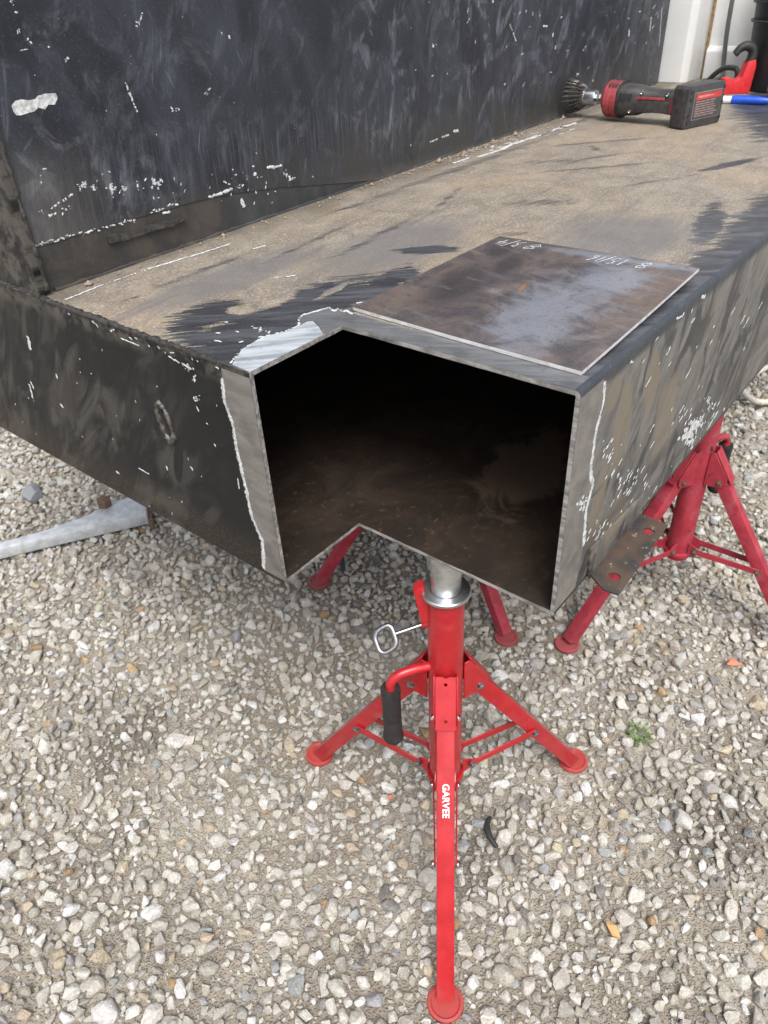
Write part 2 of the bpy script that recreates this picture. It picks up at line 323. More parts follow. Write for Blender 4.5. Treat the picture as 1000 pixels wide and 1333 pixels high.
M['deck'] = mat_deck(); M['wall'] = mat_wall(); M['foot'] = mat_wall_foot(); M['end'] = mat_end(); M['side'] = mat_side(); M['inside'] = mat_inside()
M['bare'] = mat_bare('bare_ground_steel', (0.205, 0.195, 0.182), (0.285, 0.272, 0.255), 0.42, 0.5, 0.3, 60)
M['bright'] = mat_bare('bright_ground_steel', (0.34, 0.38, 0.42), (0.66, 0.71, 0.75), 0.36, 0.4, 0.8, 60)
M['grind'] = mat_bare('dull_ground_steel', (0.15, 0.155, 0.165), (0.23, 0.24, 0.25), 0.42, 0.5, 0.5)
M['cut'] = mat_bare('cut_steel_edge', (0.17, 0.165, 0.16), (0.42, 0.41, 0.40), 0.5, 0.4, 0.2)
M['chip'] = plain('white_undercoat', (0.45, 0.46, 0.465), 0.75, 0, 0.35, 160)
M['weld'] = plain('black_weld_bead', (0.035, 0.032, 0.03), 0.5, 0, 0.6, 140, 0.6)

# ------------------------------------------------------------------ the steel body: hollow box with the corner cut out, tall wall behind
body = thing('steel_box', 'long hollow black steel box with its near corner cut out and tall wall behind', 'steel box', (0, 0, 0))
NX, NY, EX, SY = 0.702, 0.655, 0.53, 0.305          # notch, end plane, side plane
FX, BY, TH, FR = 3.35, 1.90, 0.006, 0.0075
def slots(bm, fn):
    bm.normal_update()
    for f in bm.faces: f.material_index = fn(f.normal, f.calc_center_median())
def jag(p, q, n, amp, rnd):                         # a slightly uneven cut line
    o = []
    for i in range(n):
        t = i / n; o.append((p[0] + (q[0] - p[0]) * t + (rnd.uniform(-amp, amp) if i else 0), p[1] + (q[1] - p[1]) * t + (rnd.uniform(-amp, amp) if i else 0)))
    return o
rc = random.Random(5)
def notched(y0):
    return jag((EX, NY), (NX, NY), 14, 0.0004, rc) + jag((NX, NY), (NX, y0), 24, 0.0004, rc) + [(NX, y0), (FX, y0), (FX, BY), (EX, BY)]
bm = BM(); prism(bm, notched(SY + FR), (0, 0, ZT), (1, 0, 0), (0, 1, 0), (0, 0, -1), TH)
slots(bm, lambda n, c: 0 if n.z > 0.5 else (2 if n.z < -0.5 else (3 if c.x < EX + 0.001 else 1)))
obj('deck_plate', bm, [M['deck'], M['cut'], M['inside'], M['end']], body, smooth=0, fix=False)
bm = BM(); prism(bm, notched(SY), (0, 0, ZB), (1, 0, 0), (0, 1, 0), (0, 0, 1), TH)
slots(bm, lambda n, c: 2 if n.z > 0.5 else (0 if n.z < -0.5 or c.x < EX + 0.001 or c.y < SY + 0.001 else 1))
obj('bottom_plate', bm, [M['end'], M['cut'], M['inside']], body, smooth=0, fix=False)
# folded side plate: the bend at the top, the flat, real thickness
bm = BM(); pr = []
for k in range(9):
    t = math.pi / 2 * k / 8; pr.append((SY + FR - FR * math.sin(t), ZT - FR + FR * math.cos(t)))
pr += [(SY, 1.0), (SY, 0.9), (SY, ZB + TH)]
inn = []
for k in range(9):
    t = math.pi / 2 * (8 - k) / 8; inn.append((SY + FR - (FR - TH) * math.sin(t), ZT - FR + (FR - TH) * math.cos(t)))
prism(bm, pr + [(SY + TH, ZB + TH)] + inn, (NX, 0, 0), (0, 1, 0), (0, 0, 1), (1, 0, 0), FX - NX)
slots(bm, lambda n, c: 1 if abs(n.x) > 0.5 else (2 if n.y > 0.3 or (n.z < -0.1) else 0))
obj('side_plate', bm, [M['side'], M['cut'], M['inside']], body, smooth=30, fix=False)
bm = BM(); box(bm, (EX, NY, ZB + TH), (EX + TH, BY, ZT - TH))
slots(bm, lambda n, c: 0 if n.x < -0.5 else (2 if n.x > 0.5 else 1))
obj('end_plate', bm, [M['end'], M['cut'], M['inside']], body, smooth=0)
bm = BM(); box(bm, (EX + TH, BY - TH, ZB + TH), (FX - TH, BY, ZT - TH)); obj('back_plate', bm, M['inside'], body, smooth=0)
bm = BM(); box(bm, (FX - TH, SY + TH, ZB + TH), (FX, BY, ZT - TH)); obj('far_plate', bm, M['inside'], body, smooth=0)
seam = [(0.547, 1.177), (0.70, 1.1765), (0.86, 1.174), (0.95, 1.168), (1.05, 1.156), (1.15, 1.140), (1.25, 1.124), (1.36, 1.1085), (2.925, 1.1085)]
bm = BM(); prism(bm, [(0.547, 2.05)] + seam + [(2.925, 2.05)], (0, 1.1302, 0), (1, 0, 0), (0, 0, 1), (0, 1, 0), 0.02); obj('wall_panel', bm, M['wall'], body, smooth=0)
bm = BM(); prism(bm, [(x, z - 0.0004) for x, z in seam[:-1]] + [(0.547, ZT + 0.0005)], (0, 1.1315, 0), (1, 0, 0), (0, 0, 1), (0, 1, 0), 0.017); obj('wall_foot', bm, M['foot'], body, smooth=0)
bm = BM(); box(bm, (EX + 0.0015, 1.120, ZT + 0.004), (0.5468, BY, 2.05)); obj('wall_flange', bm, M['end'], body, bevel=0.002, smooth=0)
def bead(name, pts, r, mat, rnd, parent):
    bm = BM(); P = []; R = []
    for i, p in enumerate(pts):
        P.append(Vector(p) + Vector((rnd.uniform(-1, 1), rnd.uniform(-1, 1), rnd.uniform(-1, 1))) * r * 0.25); R.append(r * rnd.uniform(0.65, 1.3))
    sweep(bm, P, r, 8, False, R); return obj(name, bm, mat, parent, smooth=80)
rw = random.Random(11)
bead('weld_bead', [(EX + 0.001, 0.715 + i * 0.006, ZT - 0.0005) for i in range(68)], 0.0042, M['weld'], rw, body)
bead('weld_bead', [(EX + 0.004, 1.122 + i * 0.007, ZT + 0.002) for i in range(110)], 0.0045, M['weld'], rw, body)
bead('weld_bead', [(0.546 - 0.001, 1.1215, ZT + 0.01 + i * 0.007) for i in range(60)], 0.0042, M['weld'], rw, body)
bead('weld_bead', [(0.56 + i * 0.012, 1.1300, ZT + 0.001) for i in range(196)], 0.0035, M['foot'], rw, body)
# torn bracket stub on the wall foot, coloured dark for its ledge shadow
bm = BM(); prism(bm, [(0.672, 1.152), (0.70, 1.149), (0.76, 1.150), (0.80, 1.147), (0.83, 1.152), (0.82, 1.157), (0.76, 1.160), (0.72, 1.156), (0.69, 1.163), (0.674, 1.162)], (0, 1.1312, 0), (1, 0, 0), (0, 0, 1), (0, -1, 0), 0.006)
obj('bracket_stub', bm, M['weld'], body, smooth=0)
# welded slot plug on the end plate
def oval(a, b, n=28): return [(a * math.cos(t), b * math.sin(t)) for t in (2 * math.pi * i / n for i in range(n))]
bm = BM(); ry = random.Random(3)
sweep(bm, [(EX - 0.0005, 0.862 - x * 0.98 + 0.12 * y, 0.972 + y) for x, y in oval(0.0125, 0.031, 40)], 0.0045, 8, True, [0.0045 * ry.uniform(0.5, 1.25) for _ in range(40)])
slot = obj('slot_weld', bm, plain('grey_weld', (0.10, 0.095, 0.088), 0.38, 0.4, 0.6, 150, 0.6), body, smooth=80)
bm = BM(); prism(bm, [(x, y) for x, y in oval(0.0105, 0.028)], (EX + 0.0002, 0.862, 0.972), (0, -1, 0), (0, 0.12, 1), (-1, 0, 0), 0.0009); obj('slot_plug', bm, M['end'], slot, smooth=0)
bm = BM(); beam(bm, (EX - 0.0012, 0.8665, 0.993), (EX - 0.0012, 0.858, 0.953), 0.004, 0.0012, Vector((-1, 0, 0))); obj('slot_gap', bm, M['inside'], slot, smooth=0)
# mounting tab: bent flange with two bolt holes under the side plate
bm = BM(); TX0, TX1 = 0.792, 0.985
prism(bm, [(0.012, 0), (TX1 - TX0 - 0.004, 0), (TX1 - TX0, 0.046), (0.0, 0.052), (-0.004, 0.03)], (TX0, SY - 0.002, ZB + 0.006), (1, 0, 0), (0, -0.995, -0.10), (0, 0.10, -0.995), 0.004,
      [circ(0.030, 0.031, 0.0085), circ(0.158, 0.029, 0.0085)])
tab = obj('mounting_tab', bm, None, body, bevel=0.0008, smooth=30)
bm = BM(); prism(bm, [(0, 0.062), (0.004, 0.03), (0.008, 0.012), (0.012, -0.002), (TX1 - TX0 - 0.004, -0.002), (TX1 - TX0 - 0.006, 0.05), (0.1, 0.056)], (TX0, SY - 0.0002, ZB - 0.003), (1, 0, 0), (0, 0, 1), (0, -1, 0), 0.0045)
tabw = obj('tab_root', bm, M['side'], tab, bevel=0.001, smooth=30)
g = G('rusty_tab'); o_ = g.obj(); n_ = g.noise(o_, 60, 6, 0.7); n2 = g.noise(o_, 16, 4, 0.6)
c_ = g.mix(g.ramp(n2, 0.4, 0.6), (0.035, 0.034, 0.033), (0.080, 0.052, 0.037)); c_ = g.mix(g.mul(g.ramp(n_, 0.60, 0.66), 0.8), c_, (0.26, 0.23, 0.20)); g.bump(n_, 0.5, 0.001)
tab.data.materials.clear(); tab.data.materials.append(g.fin(c_, 0.6, 0.2))

# bare strips where the paint was ground away along the cut
def strip(name, pts, o, ax, ay, az, mat, par):
    bm = BM(); prism(bm, pts, o, ax, ay, az, 0.0004); return obj(name, bm, mat, par, smooth=0)
LS = [(0.7070, 1.0995), (0.7084, 1.0858), (0.7138, 1.0538), (0.7090, 1.036), (0.7047, 1.0192), (0.7071, 0.978), (0.7045, 0.945), (0.7030, 0.9167), (0.702, 0.8716), (0.694, 0.850), (0.6882, 0.8316), (0.694, 0.80), (0.6966, 0.7744), (0.6966, 0.772)]
strip('bare_strip', [(NY + 0.0004, 0.772), (NY + 0.0004, 1.0995)] + LS, (EX - 0.0001, 0, 0), (0, 1, 0), (0, 0, 1), (-1, 0, 0), M['bare'], body)
RS = [(0.7600, 1.0990), (0.7685, 1.0696), (0.757, 1.03), (0.7571, 0.9743), (0.7712, 0.9454), (0.7613, 0.907), (0.7702, 0.844), (0.7624, 0.772)]
strip('bare_strip', [(NX + 0.0004, 0.772), (NX + 0.0004, 1.0990)] + RS, (0, SY - 0.0001, 0), (1, 0, 0), (0, 0, 1), (0, -1, 0), M['bare'], body)
strip('bright_strip', [(EX + 0.002, NY + 0.0006), (EX + 0.004, 0.690), (0.572, 0.7134), (0.584, 0.7150), (0.5952, 0.7166), (0.6175, 0.7181), (0.632, 0.7110), (0.6435, 0.7053), (0.6688, 0.7039), (0.6843, 0.7042), (0.6900, 0.6988), (0.678, 0.676), (0.664, NY + 0.0006)],
      (0, 0, ZT + 0.0001), (1, 0, 0), (0, 1, 0), (0, 0, 1), M['bright'], body)
strip('dull_strip', [(0.6655, NY + 0.0006), (0.680, 0.676), (0.6915, 0.6985), (0.685, 0.7055), (0.6700, 0.7055), (0.6840, 0.7199), (0.6969, 0.7250), (0.7378, 0.7128), (0.7317, 0.6957), (0.7426, 0.6996), (0.7359, 0.6836), (0.7441, 0.6864), (0.7400, 0.66), (0.7400, SY + 0.0082), (NX + 0.0004, SY + 0.0082), (NX + 0.0004, NY + 0.0006)],
      (0, 0, ZT + 0.0001), (1, 0, 0), (0, 1, 0), (0, 0, 1), M['grind'], body)

# flaked spots: thin ragged flakes of the white coat, joined per face because they are too small to pick apart
WALL_CHIPS=[(8146,14410,8126,14418,23),(8185,14411,8164,14413,17),(8248,14510,8279,14511,9),(8229,14501,8250,14488,8),(8274,14518,8263,14520,17),(8124,14370,8133,14355,19),(8187,14443,8215,14441,9),(8149,14429,8132,14416,12),(8172,14400,8175,14378,21),(8243,14476,8262,14489,8),(8215,14450,8203,14429,19),(8232,14468,8233,14451,21),(8114,14374,8111,14368,18),(7704,13677,7812,13221,30),(8496,13181,8470,13173,23),(8458,13227,8458,13216,10),(8488,13194,8464,13209,15),(8549,13201,8561,13199,16),(8489,13199,8489,13229,11),(8555,13162,8544,13168,15),(8464,13232,8467,13222,26),(8575,13192,8579,13216,10),(8612,13183,8608,13172,33),(8480,13212,8454,13213,10),(6824,14077,6839,14073,15),(6832,14080,6859,14092,16),(6810,14048,6796,14037,12),(6824,14067,6820,14044,10),(6809,14071,6789,14061,7),(6844,14068,6865,14076,16),(6351,14315,6359,14305,30),(6315,14345,6333,14361,20),(6207,14442,6219,14459,8),(6204,14455,6215,14461,17),(6236,14475,6236,14466,15),(6201,14435,6202,14430,18),(6230,14442,6226,14448,12),(6227,14449,6243,14438,9),(6251,14663,6273,14661,29),(6252,14750,6253,14735,8),(6226,14779,6234,14773,13),(6259,14796,6273,14805,15),(6252,14775,6237,14770,5),(6224,14778,6239,14792,14),(6593,14239,6604,14238,21),(6161,14234,6278,14241,13),(9756,14156,9782,14121,27),(9911,14089,9923,14066,41),(9274,13368,9279,13383,8),(9193,13333,9209,13328,22),(9245,13311,9229,13302,11),(9219,13347,9233,13350,15),(9229,13332,9228,13348,12),(9267,13327,9263,13322,17),(9300,13374,9339,13392,27),(5981,12776,6051,12762,22),(6621,12473,6600,12490,15),(6602,12459,6599,12433,35),(6599,12439,6606,12450,24),(6537,12438,6538,12415,39),(6542,12446,6565,12429,28),(6583,12459,6553,12484,13),(6546,12443,6580,12440,21),(6556,12473,6576,12457,31),(6559,12431,6507,12429,20),(6452,12461,6495,12460,18),(6485,12440,6489,12401,20),(6565,12402,6601,12393,15),(6559,12414,6570,12401,16),(6692,12349,6669,12368,11),(6761,12370,6733,12360,9),(6704,12337,6727,12354,23),(6720,12391,6725,12380,28),(6727,12373,6740,12364,19),(6743,12330,6708,12334,24),(6727,12375,6713,12357,26),(6758,12355,6772,12351,12),(6691,12381,6701,12376,19),(7033,12263,7017,12266,30),(6952,12292,6917,12323,22),(7038,12272,7016,12263,44),(7011,12282,7021,12297,22),(7026,12317,6994,12311,21),(7037,12310,7061,12314,21),(6995,12290,7002,12304,18),(7074,12268,7120,12292,20),(7001,12297,7032,12336,24),(7067,12277,7116,12301,14),(7010,12246,7027,12257,17),(7046,12226,7002,12203,27),(7029,12274,7005,12312,29),(7011,12228,7033,12232,21),(7024,12299,7022,12336,41),(7019,12344,7036,12342,24),(7063,12267,7085,12259,36),(7018,12363,7036,12334,16),(7218,12225,7210,12253,11),(7274,12219,7300,12246,29),(7252,12238,7217,12239,28),(7248,12217,7264,12216,14),(7239,12265,7218,12277,28),(7271,12214,7239,12211,31),(7224,12270,7238,12264,18),(7257,12267,7293,12254,15),(7513,12307,7499,12157,39),(7823,12229,7868,12206,25),(7832,12214,7857,12253,40),(7806,12191,7807,12206,22),(7929,12163,7962,12149,27),(7891,12099,7889,12115,35),(7923,12175,7907,12189,26),(7846,12192,7873,12178,18),(7814,12249,7817,12273,40),(7851,12199,7870,12199,38),(7919,12162,7901,12201,33),(7856,12178,7822,12198,36),(7775,12151,7771,12138,42),(7910,12172,7923,12158,39),(5792,12206,5794,12197,12),(5771,12230,5791,12241,14),(5791,12215,5793,12228,8),(5791,12248,5787,12242,11),(5748,12236,5730,12236,9),(5929,12230,6105,12289,35),(6132,12294,6352,12356,35),(5845,12138,6019,12153,35),(6096,12129,6087,12108,23),(6163,12168,6159,12174,14),(6253,12160,6239,12166,9),(6086,12121,6106,12116,14),(6095,12127,6108,12131,19),(6121,12192,6111,12191,21),(6170,12177,6180,12151,19),(6235,12193,6247,12183,7),(6157,12164,6184,12161,16),(6223,12197,6239,12206,16),(6133,12157,6161,12165,16),(8888,11745,9232,11749,45),(9235,11761,9477,11763,46),(10373,11956,10774,11907,41),(10856,11819,10882,11806,17),(10866,11701,10867,11724,27),(10878,11740,10897,11730,25),(10855,11753,10847,11742,27),(10808,11759,10802,11741,21),(10811,11786,10789,11786,17),(10859,11691,10865,11677,10),(10946,11619,10990,11626,34),(10920,11617,10933,11622,24),(10955,11652,10950,11627,14),(10947,11667,10925,11687,37),(10967,11630,10944,11653,39),(10937,11641,10994,11632,17),(11032,11639,11027,11617,36),(10945,11631,10995,11642,30),(10908,11651,10938,11618,21),(11058,11629,11113,11631,25),(9719,11760,9714,11770,31),(9736,11777,9708,11765,18),(9720,11772,9715,11784,24),(9750,11771,9726,11763,14),(9643,11790,9661,11799,22),(9754,11786,9736,11765,15),(9653,11783,9655,11794,20),(9648,11748,9632,11748,28),(9643,11566,9683,11393,64),(10022,11890,10106,11914,48),(15762,13404,15798,13397,32),(15773,13432,15761,13446,29),(15807,13412,15785,13420,31),(15881,13436,15926,13421,15),(15794,13408,15803,13421,26),(18992,13603,19156,13430,32),(19197,13395,19370,13185,32),(18176,14070,18197,14063,16),(18219,14097,18177,14121,33),(18180,14085,18224,14078,38),(18221,14095,18183,14111,20),(18153,14109,18158,14099,16),(26228,12869,26272,12744,103),(27840,13116,27882,12716,55),(21285,13209,21302,13121,55),(20710,13409,20960,13390,40),(22953,12012,22928,12009,15),(22917,12043,22962,12042,28),(23003,12064,23055,12054,20),(22931,12068,22886,12097,32),(22966,12078,23038,12048,44),(15603,11507,15946,11516,34),(16104,11523,16426,11537,35),(16589,11578,16822,11558,59),(28629,13313,28851,12223,46),(7859,11711,8034,11695,42),(9276,11935,9440,11849,30),(5520,11796,5540,11787,27),(5571,11796,5635,11796,20),(5636,11809,5648,11823,19),(5658,11804,5647,11803,16),(5621,11785,5623,11767,16),(5633,11792,5633,11774,10),(5673,11793,5738,11793,19),(5730,11810,5799,11811,15),(5782,11808,5837,11803,19),(5822,11773,5890,11766,24),(5939,11791,5920,11800,7),(5921,11787,5911,11783,18),(5904,11777,5900,11759,10),(5912,11777,5898,11763,12),(5886,11782,5894,11790,18),(5938,11803,5976,11792,24),(5984,11782,5997,11774,36),(6043,11799,6084,11812,20),(6093,11788,6122,11794,23),(6146,11784,6200,11791,16),(6257,11790,6322,11786,22),(6282,11778,6295,11766,9),(6339,11750,6331,11745,8),(6326,11798,6314,11797,17),(6327,11792,6318,11792,13),(6360,11766,6427,11772,13),(6412,11757,6459,11767,37),(6475,11777,6507,11769,31),(6536,11792,6570,11778,15),(6580,11751,6646,11739,25),(6701,11773,6717,11764,20),(6755,11761,6777,11750,33),(6812,11757,6867,11760,30),(6872,11761,6918,11750,30),(6988,11756,7062,11747,15),(7040,11731,7071,11724,23),(7153,11759,7177,11759,12),(7121,11762,7127,11785,21),(7115,11749,7132,11742,10),(7109,11760,7096,11766,7),(7096,11756,7102,11750,22),(7118,11752,7113,11764,7),(7189,11750,7175,11763,12),(7206,11747,7221,11759,15),(7189,11752,7182,11747,8),(7150,11741,7135,11743,8),(7215,11735,7232,11736,9),(7233,11746,7256,11755,12),(7251,11742,7241,11748,12),(7222,11731,7239,11727,8),(7223,11750,7213,11753,17),(7274,11731,7289,11733,18),(7287,11748,7296,11730,17),(7296,11705,7273,11701,14),(7297,11751,7288,11753,12),(7302,11725,7316,11741,14),(7620,11773,7688,11772,23),(7738,11780,7724,11792,11),(7762,11769,7756,11765,19),(7719,11800,7736,11809,20),(7702,11804,7701,11796,21),(7734,11779,7749,11775,14),(7806,11778,7820,11772,13),(7772,11766,7780,11758,20),(7805,11759,7812,11748,11),(7759,11774,7763,11788,21),(7812,11777,7827,11793,17),(7818,11780,7837,11775,37),(7893,11782,7880,11785,20),(7899,11759,7880,11767,11),(7861,11775,7862,11765,7),(7918,11774,7919,11782,16),(8023,11803,8053,11815,44),(8089,11798,8124,11805,26),(8153,11782,8231,11773,34),(9567,11995,9602,11966,12),(9420,11666,9428,11690,26),(10112,11835,10116,11830,26),(9842,11693,9830,11644,12),(10497,11507,10541,11483,20),(10595,11925,10536,11892,14),(9635,11524,9618,11490,13),(10235,11824,10192,11819,17),(9051,12081,9078,12101,15),(9485,11951,9506,11936,11),(9956,11426,9932,11396,31),(9541,12077,9553,12076,27),(8982,11914,8952,11879,24),(9635,11991,9589,11966,16),(9882,11897,9838,11920,26),(10408,11326,10388,11310,18),(9856,11874,9836,11830,13),(9785,11967,9769,11995,10),(10939,11712,10970,11666,31),(10321,11507,10317,11488,30),(10180,12240,10132,12223,23),(10032,12040,10070,12035,28),(9436,11764,9472,11727,15),(10022,11615,10026,11560,29),(9585,11762,9620,11759,18),(10316,11713,10315,11684,23),(9165,11620,9181,11630,11),(11569,11566,11621,11532,18),(10310,11644,10268,11603,29),(10070,11878,10041,11887,29),(7760,11997,7765,11974,29),(7218,12147,7203,12166,10),(7181,12234,7140,12185,14),(7994,12220,8000,12188,29),(7969,12237,7964,12204,24),(6743,12412,6712,12375,17),(7595,12169,7617,12167,17),(6934,12518,6922,12512,16),(8436,11980,8391,11930,13),(7847,11966,7868,11966,21),(6502,12401,6474,12365,26),(7052,12531,7074,12519,24),(7699,12297,7669,12275,27),(7007,12178,7021,12149,10),(7050,12368,7061,12336,14),(7939,12216,7917,12175,27),(8248,12201,8249,12166,22),(5908,12596,5906,12612,20),(6664,12389,6670,12390,12),(8160,11994,8177,11955,12),(8357,12065,8364,12088,27),(6822,12456,6786,12428,9),(20515,13724,20473,13624,24),(25372,13078,25314,13000,14),(19943,12215,19835,12121,16),(23688,12175,23560,12128,17),(15815,12854,15704,12837,20),(19794,12895,19666,12869,22),(18094,13261,18092,13232,14),(26940,13328,26764,13327,38),(17162,14029,17138,13935,19),(26827,12513,26818,12464,26),(28388,13156,28380,13032,18),(28154,12872,28050,12782,38),(16342,12862,16320,12787,9),(24501,13387,24459,13385,20),(18952,12318,18865,12285,28),(17225,13827,17107,13737,19),(28054,13425,27870,13335,31),(25683,13470,25645,13453,24),(21508,12901,21462,12812,28),(24287,13692,24264,13666,17),(21741,13549,21640,13515,18),(24052,11793,24025,11747,36),(17606,14107,17585,14023,20),(27718,12439,27727,12393,33),(19516,13799,19466,13750,16),(20134,13764,20143,13674,23),(19803,13823,19766,13763,26),(20815,12113,20728,12101,23),(22264,12714,22131,12724,21),(25006,13442,25005,13417,19),(20047,13449,19950,13437,16),(23326,12728,23168,12619,18),(18949,13138,18872,13103,25),(17489,13383,17478,13289,19),(28315,13214,28170,13136,16),(25877,11743,25905,11600,34),(22302,12822,22255,12819,21),(26150,13213,26056,13181,30),(28539,11409,28489,11348,16),(21402,12288,21253,12296,20),(6270,13935,6278,13929,11),(14885,11577,14866,11551,25),(15656,14228,15628,14222,17),(9011,14428,9012,14414,12),(9507,13240,9513,13238,11),(6855,14552,6860,14546,8),(7513,13411,7499,13399,7),(14975,13816,14989,13800,15),(7877,13906,7881,13895,10),(7266,13355,7255,13347,11),(9811,13115,9812,13110,17),(11211,12492,11227,12477,12),(7904,14002,7897,13997,8),(9416,13914,9408,13900,10),(13486,11889,13475,11866,12),(5935,12693,5924,12695,12),(5621,13524,5621,13519,7),(15131,13035,15116,13024,21),(7952,14508,7960,14506,6),(15257,13189,15248,13170,10),(8074,12897,8073,12886,15)]
DECK_CHIPS=[(5465,10796,6195,10864,41),(6236,10862,6999,10847,35),(7038,10857,7818,10762,50),(7832,10738,8700,10671,48),(8696,10074,8954,10054,73),(7857,8712,7940,8642,41),(7978,8578,8112,8490,42),(5335,10029,5340,9748,73),(5324,9431,5331,9471,17),(5343,9538,5352,9563,20),(5324,9407,5363,9435,16),(5354,9664,5382,9703,21),(5321,9440,5350,9492,28),(6320,7417,6274,7385,32),(6271,7211,6315,7236,32),(6287,7485,6283,7507,23),(6316,7410,6357,7452,18),(6307,7508,6288,7478,11),(6261,7365,6232,7344,27),(6288,7466,6313,7463,19),(6297,7568,6318,7558,20),(6305,7405,6305,7377,22),(6294,7377,6281,7385,23),(6276,7356,6279,7348,17),(6213,7183,6203,7180,17),(6275,7199,6265,7205,14),(6282,7253,6299,7284,16),(5895,7810,5912,7782,49),(5724,7659,5724,7523,48),(5858,7314,5892,7306,39),(6118,7224,6152,7171,48),(6212,7996,6223,7977,34),(6073,7624,6067,7587,33),(16536,10544,17426,10489,100),(17442,10455,18289,10609,126),(18206,10560,19411,10530,110),(20835,10493,21468,10469,146),(15729,10706,16189,10689,77),(6683,7048,6840,7199,34),(6840,7199,6969,7250,34),(6969,7250,7378,7128,46),(7378,7128,7317,6957,35),(7317,6957,7426,6996,35),(7426,6996,7359,6836,35),(7359,6836,7441,6864,35),(7441,6864,7364,6671,43),(5341,6932,5698,7124,33),(5698,7124,5935,7148,34),(5935,7148,6221,7155,35),(6221,7155,6435,7053,32),(6435,7053,6688,7039,33),(7688,6904,7850,6810,36),(18367,10627,18537,10669,35),(16490,10903,16613,10896,42),(20044,10465,20301,10506,69),(18661,10937,18833,10846,68),(20400,10129,20637,10092,62),(21009,10454,21288,10456,74),(17587,10688,17831,10655,53),(17263,10652,17440,10689,61),(18144,10777,18311,10698,63),(16103,10700,16334,10702,42),(20128,10495,20311,10489,62),(18922,10475,19234,10502,61),(19759,10116,19973,10067,50),(20305,10540,20640,10544,64),(19676,10517,19916,10573,36),(15944,10573,16201,10555,35),(16211,10656,16422,10727,56),(19544,10791,19678,10776,31),(18446,10644,18695,10710,29),(19733,10751,19854,10744,37),(20415,10450,20625,10436,56),(19094,10525,19403,10541,42),(19317,10441,19586,10530,42),(19767,10414,19997,10353,37),(17598,10826,17833,10917,52)]
END_CHIPS=[(7084,10858,7138,10538,56),(7138,10538,7047,10192,58),(7047,10192,7071,9780,60),(7071,9780,7030,9167,63),(7030,9167,7020,8716,66),(7020,8716,6882,8316,68),(6882,8316,6966,7744,70),(8152,10881,7921,10852,28),(7890,10849,7694,10823,34),(7744,10813,7757,10788,18),(7810,10801,7838,10786,9),(7734,10845,7745,10859,15),(7768,10771,7776,10762,9),(7739,10806,7775,10786,13),(7748,10870,7764,10869,26),(7661,10822,7674,10825,11),(7648,10834,7659,10843,26),(7687,10640,7696,10629,11),(7682,10668,7684,10651,25),(7682,10680,7661,10670,22),(7694,10653,7691,10676,26),(7684,10716,7691,10700,27),(7664,10717,7635,10746,27),(7726,10651,7726,10664,13),(7786,10378,7763,10366,18),(7721,10349,7708,10364,27),(7672,10373,7675,10388,12),(7794,10359,7773,10386,32),(7745,10381,7710,10378,16),(7715,10411,7742,10396,21),(7752,10339,7776,10332,31),(7664,10441,7627,10453,18),(7762,10236,7743,10195,43),(12670,9211,12751,8911,55),(12595,9292,12552,9153,43),(12076,10251,12160,9998,79),(11730,9077,11692,9058,62),(11527,9700,11537,9641,59),(10525,8146,10435,8148,51),(7539,9728,7529,9707,30),(7170,9306,7183,9119,23),(8264,9093,8208,9045,41),(8905,8870,8896,8788,35),(9750,8513,9470,8498,23),(9213,10894,8792,10880,22),(8098,10951,8001,10972,15),(7542,10983,7512,10970,17),(9777,10968,9754,10946,39),(7177,10981,7111,10986,23),(8563,10947,8531,10924,12),(9443,10954,9382,10957,38),(9880,10997,9795,10984,39),(8854,10994,8802,10974,14),(9390,10982,9310,10994,26),(8218,10937,8194,10916,12),(10498,10981,10435,10981,24),(8999,10958,8924,10944,24),(7641,10985,7628,10967,17),(8351,10974,8319,10958,30),(12925,8877,12906,8850,16),(10683,9987,10675,9966,14),(9758,7749,9739,7738,17),(10914,9731,10904,9713,19),(10569,10246,10567,10215,19),(7310,10414,7313,10383,10),(9289,9897,9276,9855,16),(9090,7897,9119,7825,10),(13554,8169,13587,8141,20),(12716,8900,12757,8829,10),(9942,9432,9964,9406,12),(11333,8593,11332,8564,15),(9297,9567,9326,9523,12),(8258,9258,8261,9207,9),(7067,10429,7054,10427,6),(13142,8058,13192,7987,12),(8947,8663,8960,8648,8),(9036,8221,9056,8204,9),(8605,10325,8596,10305,8),(7625,10040,7600,10020,16),(8716,8282,8730,8234,15),(13593,8555,13605,8515,24),(10300,8898,10307,8856,15),(10367,10044,10339,10033,16),(8021,9014,8029,8997,15),(9800,10588,9833,10545,14)]
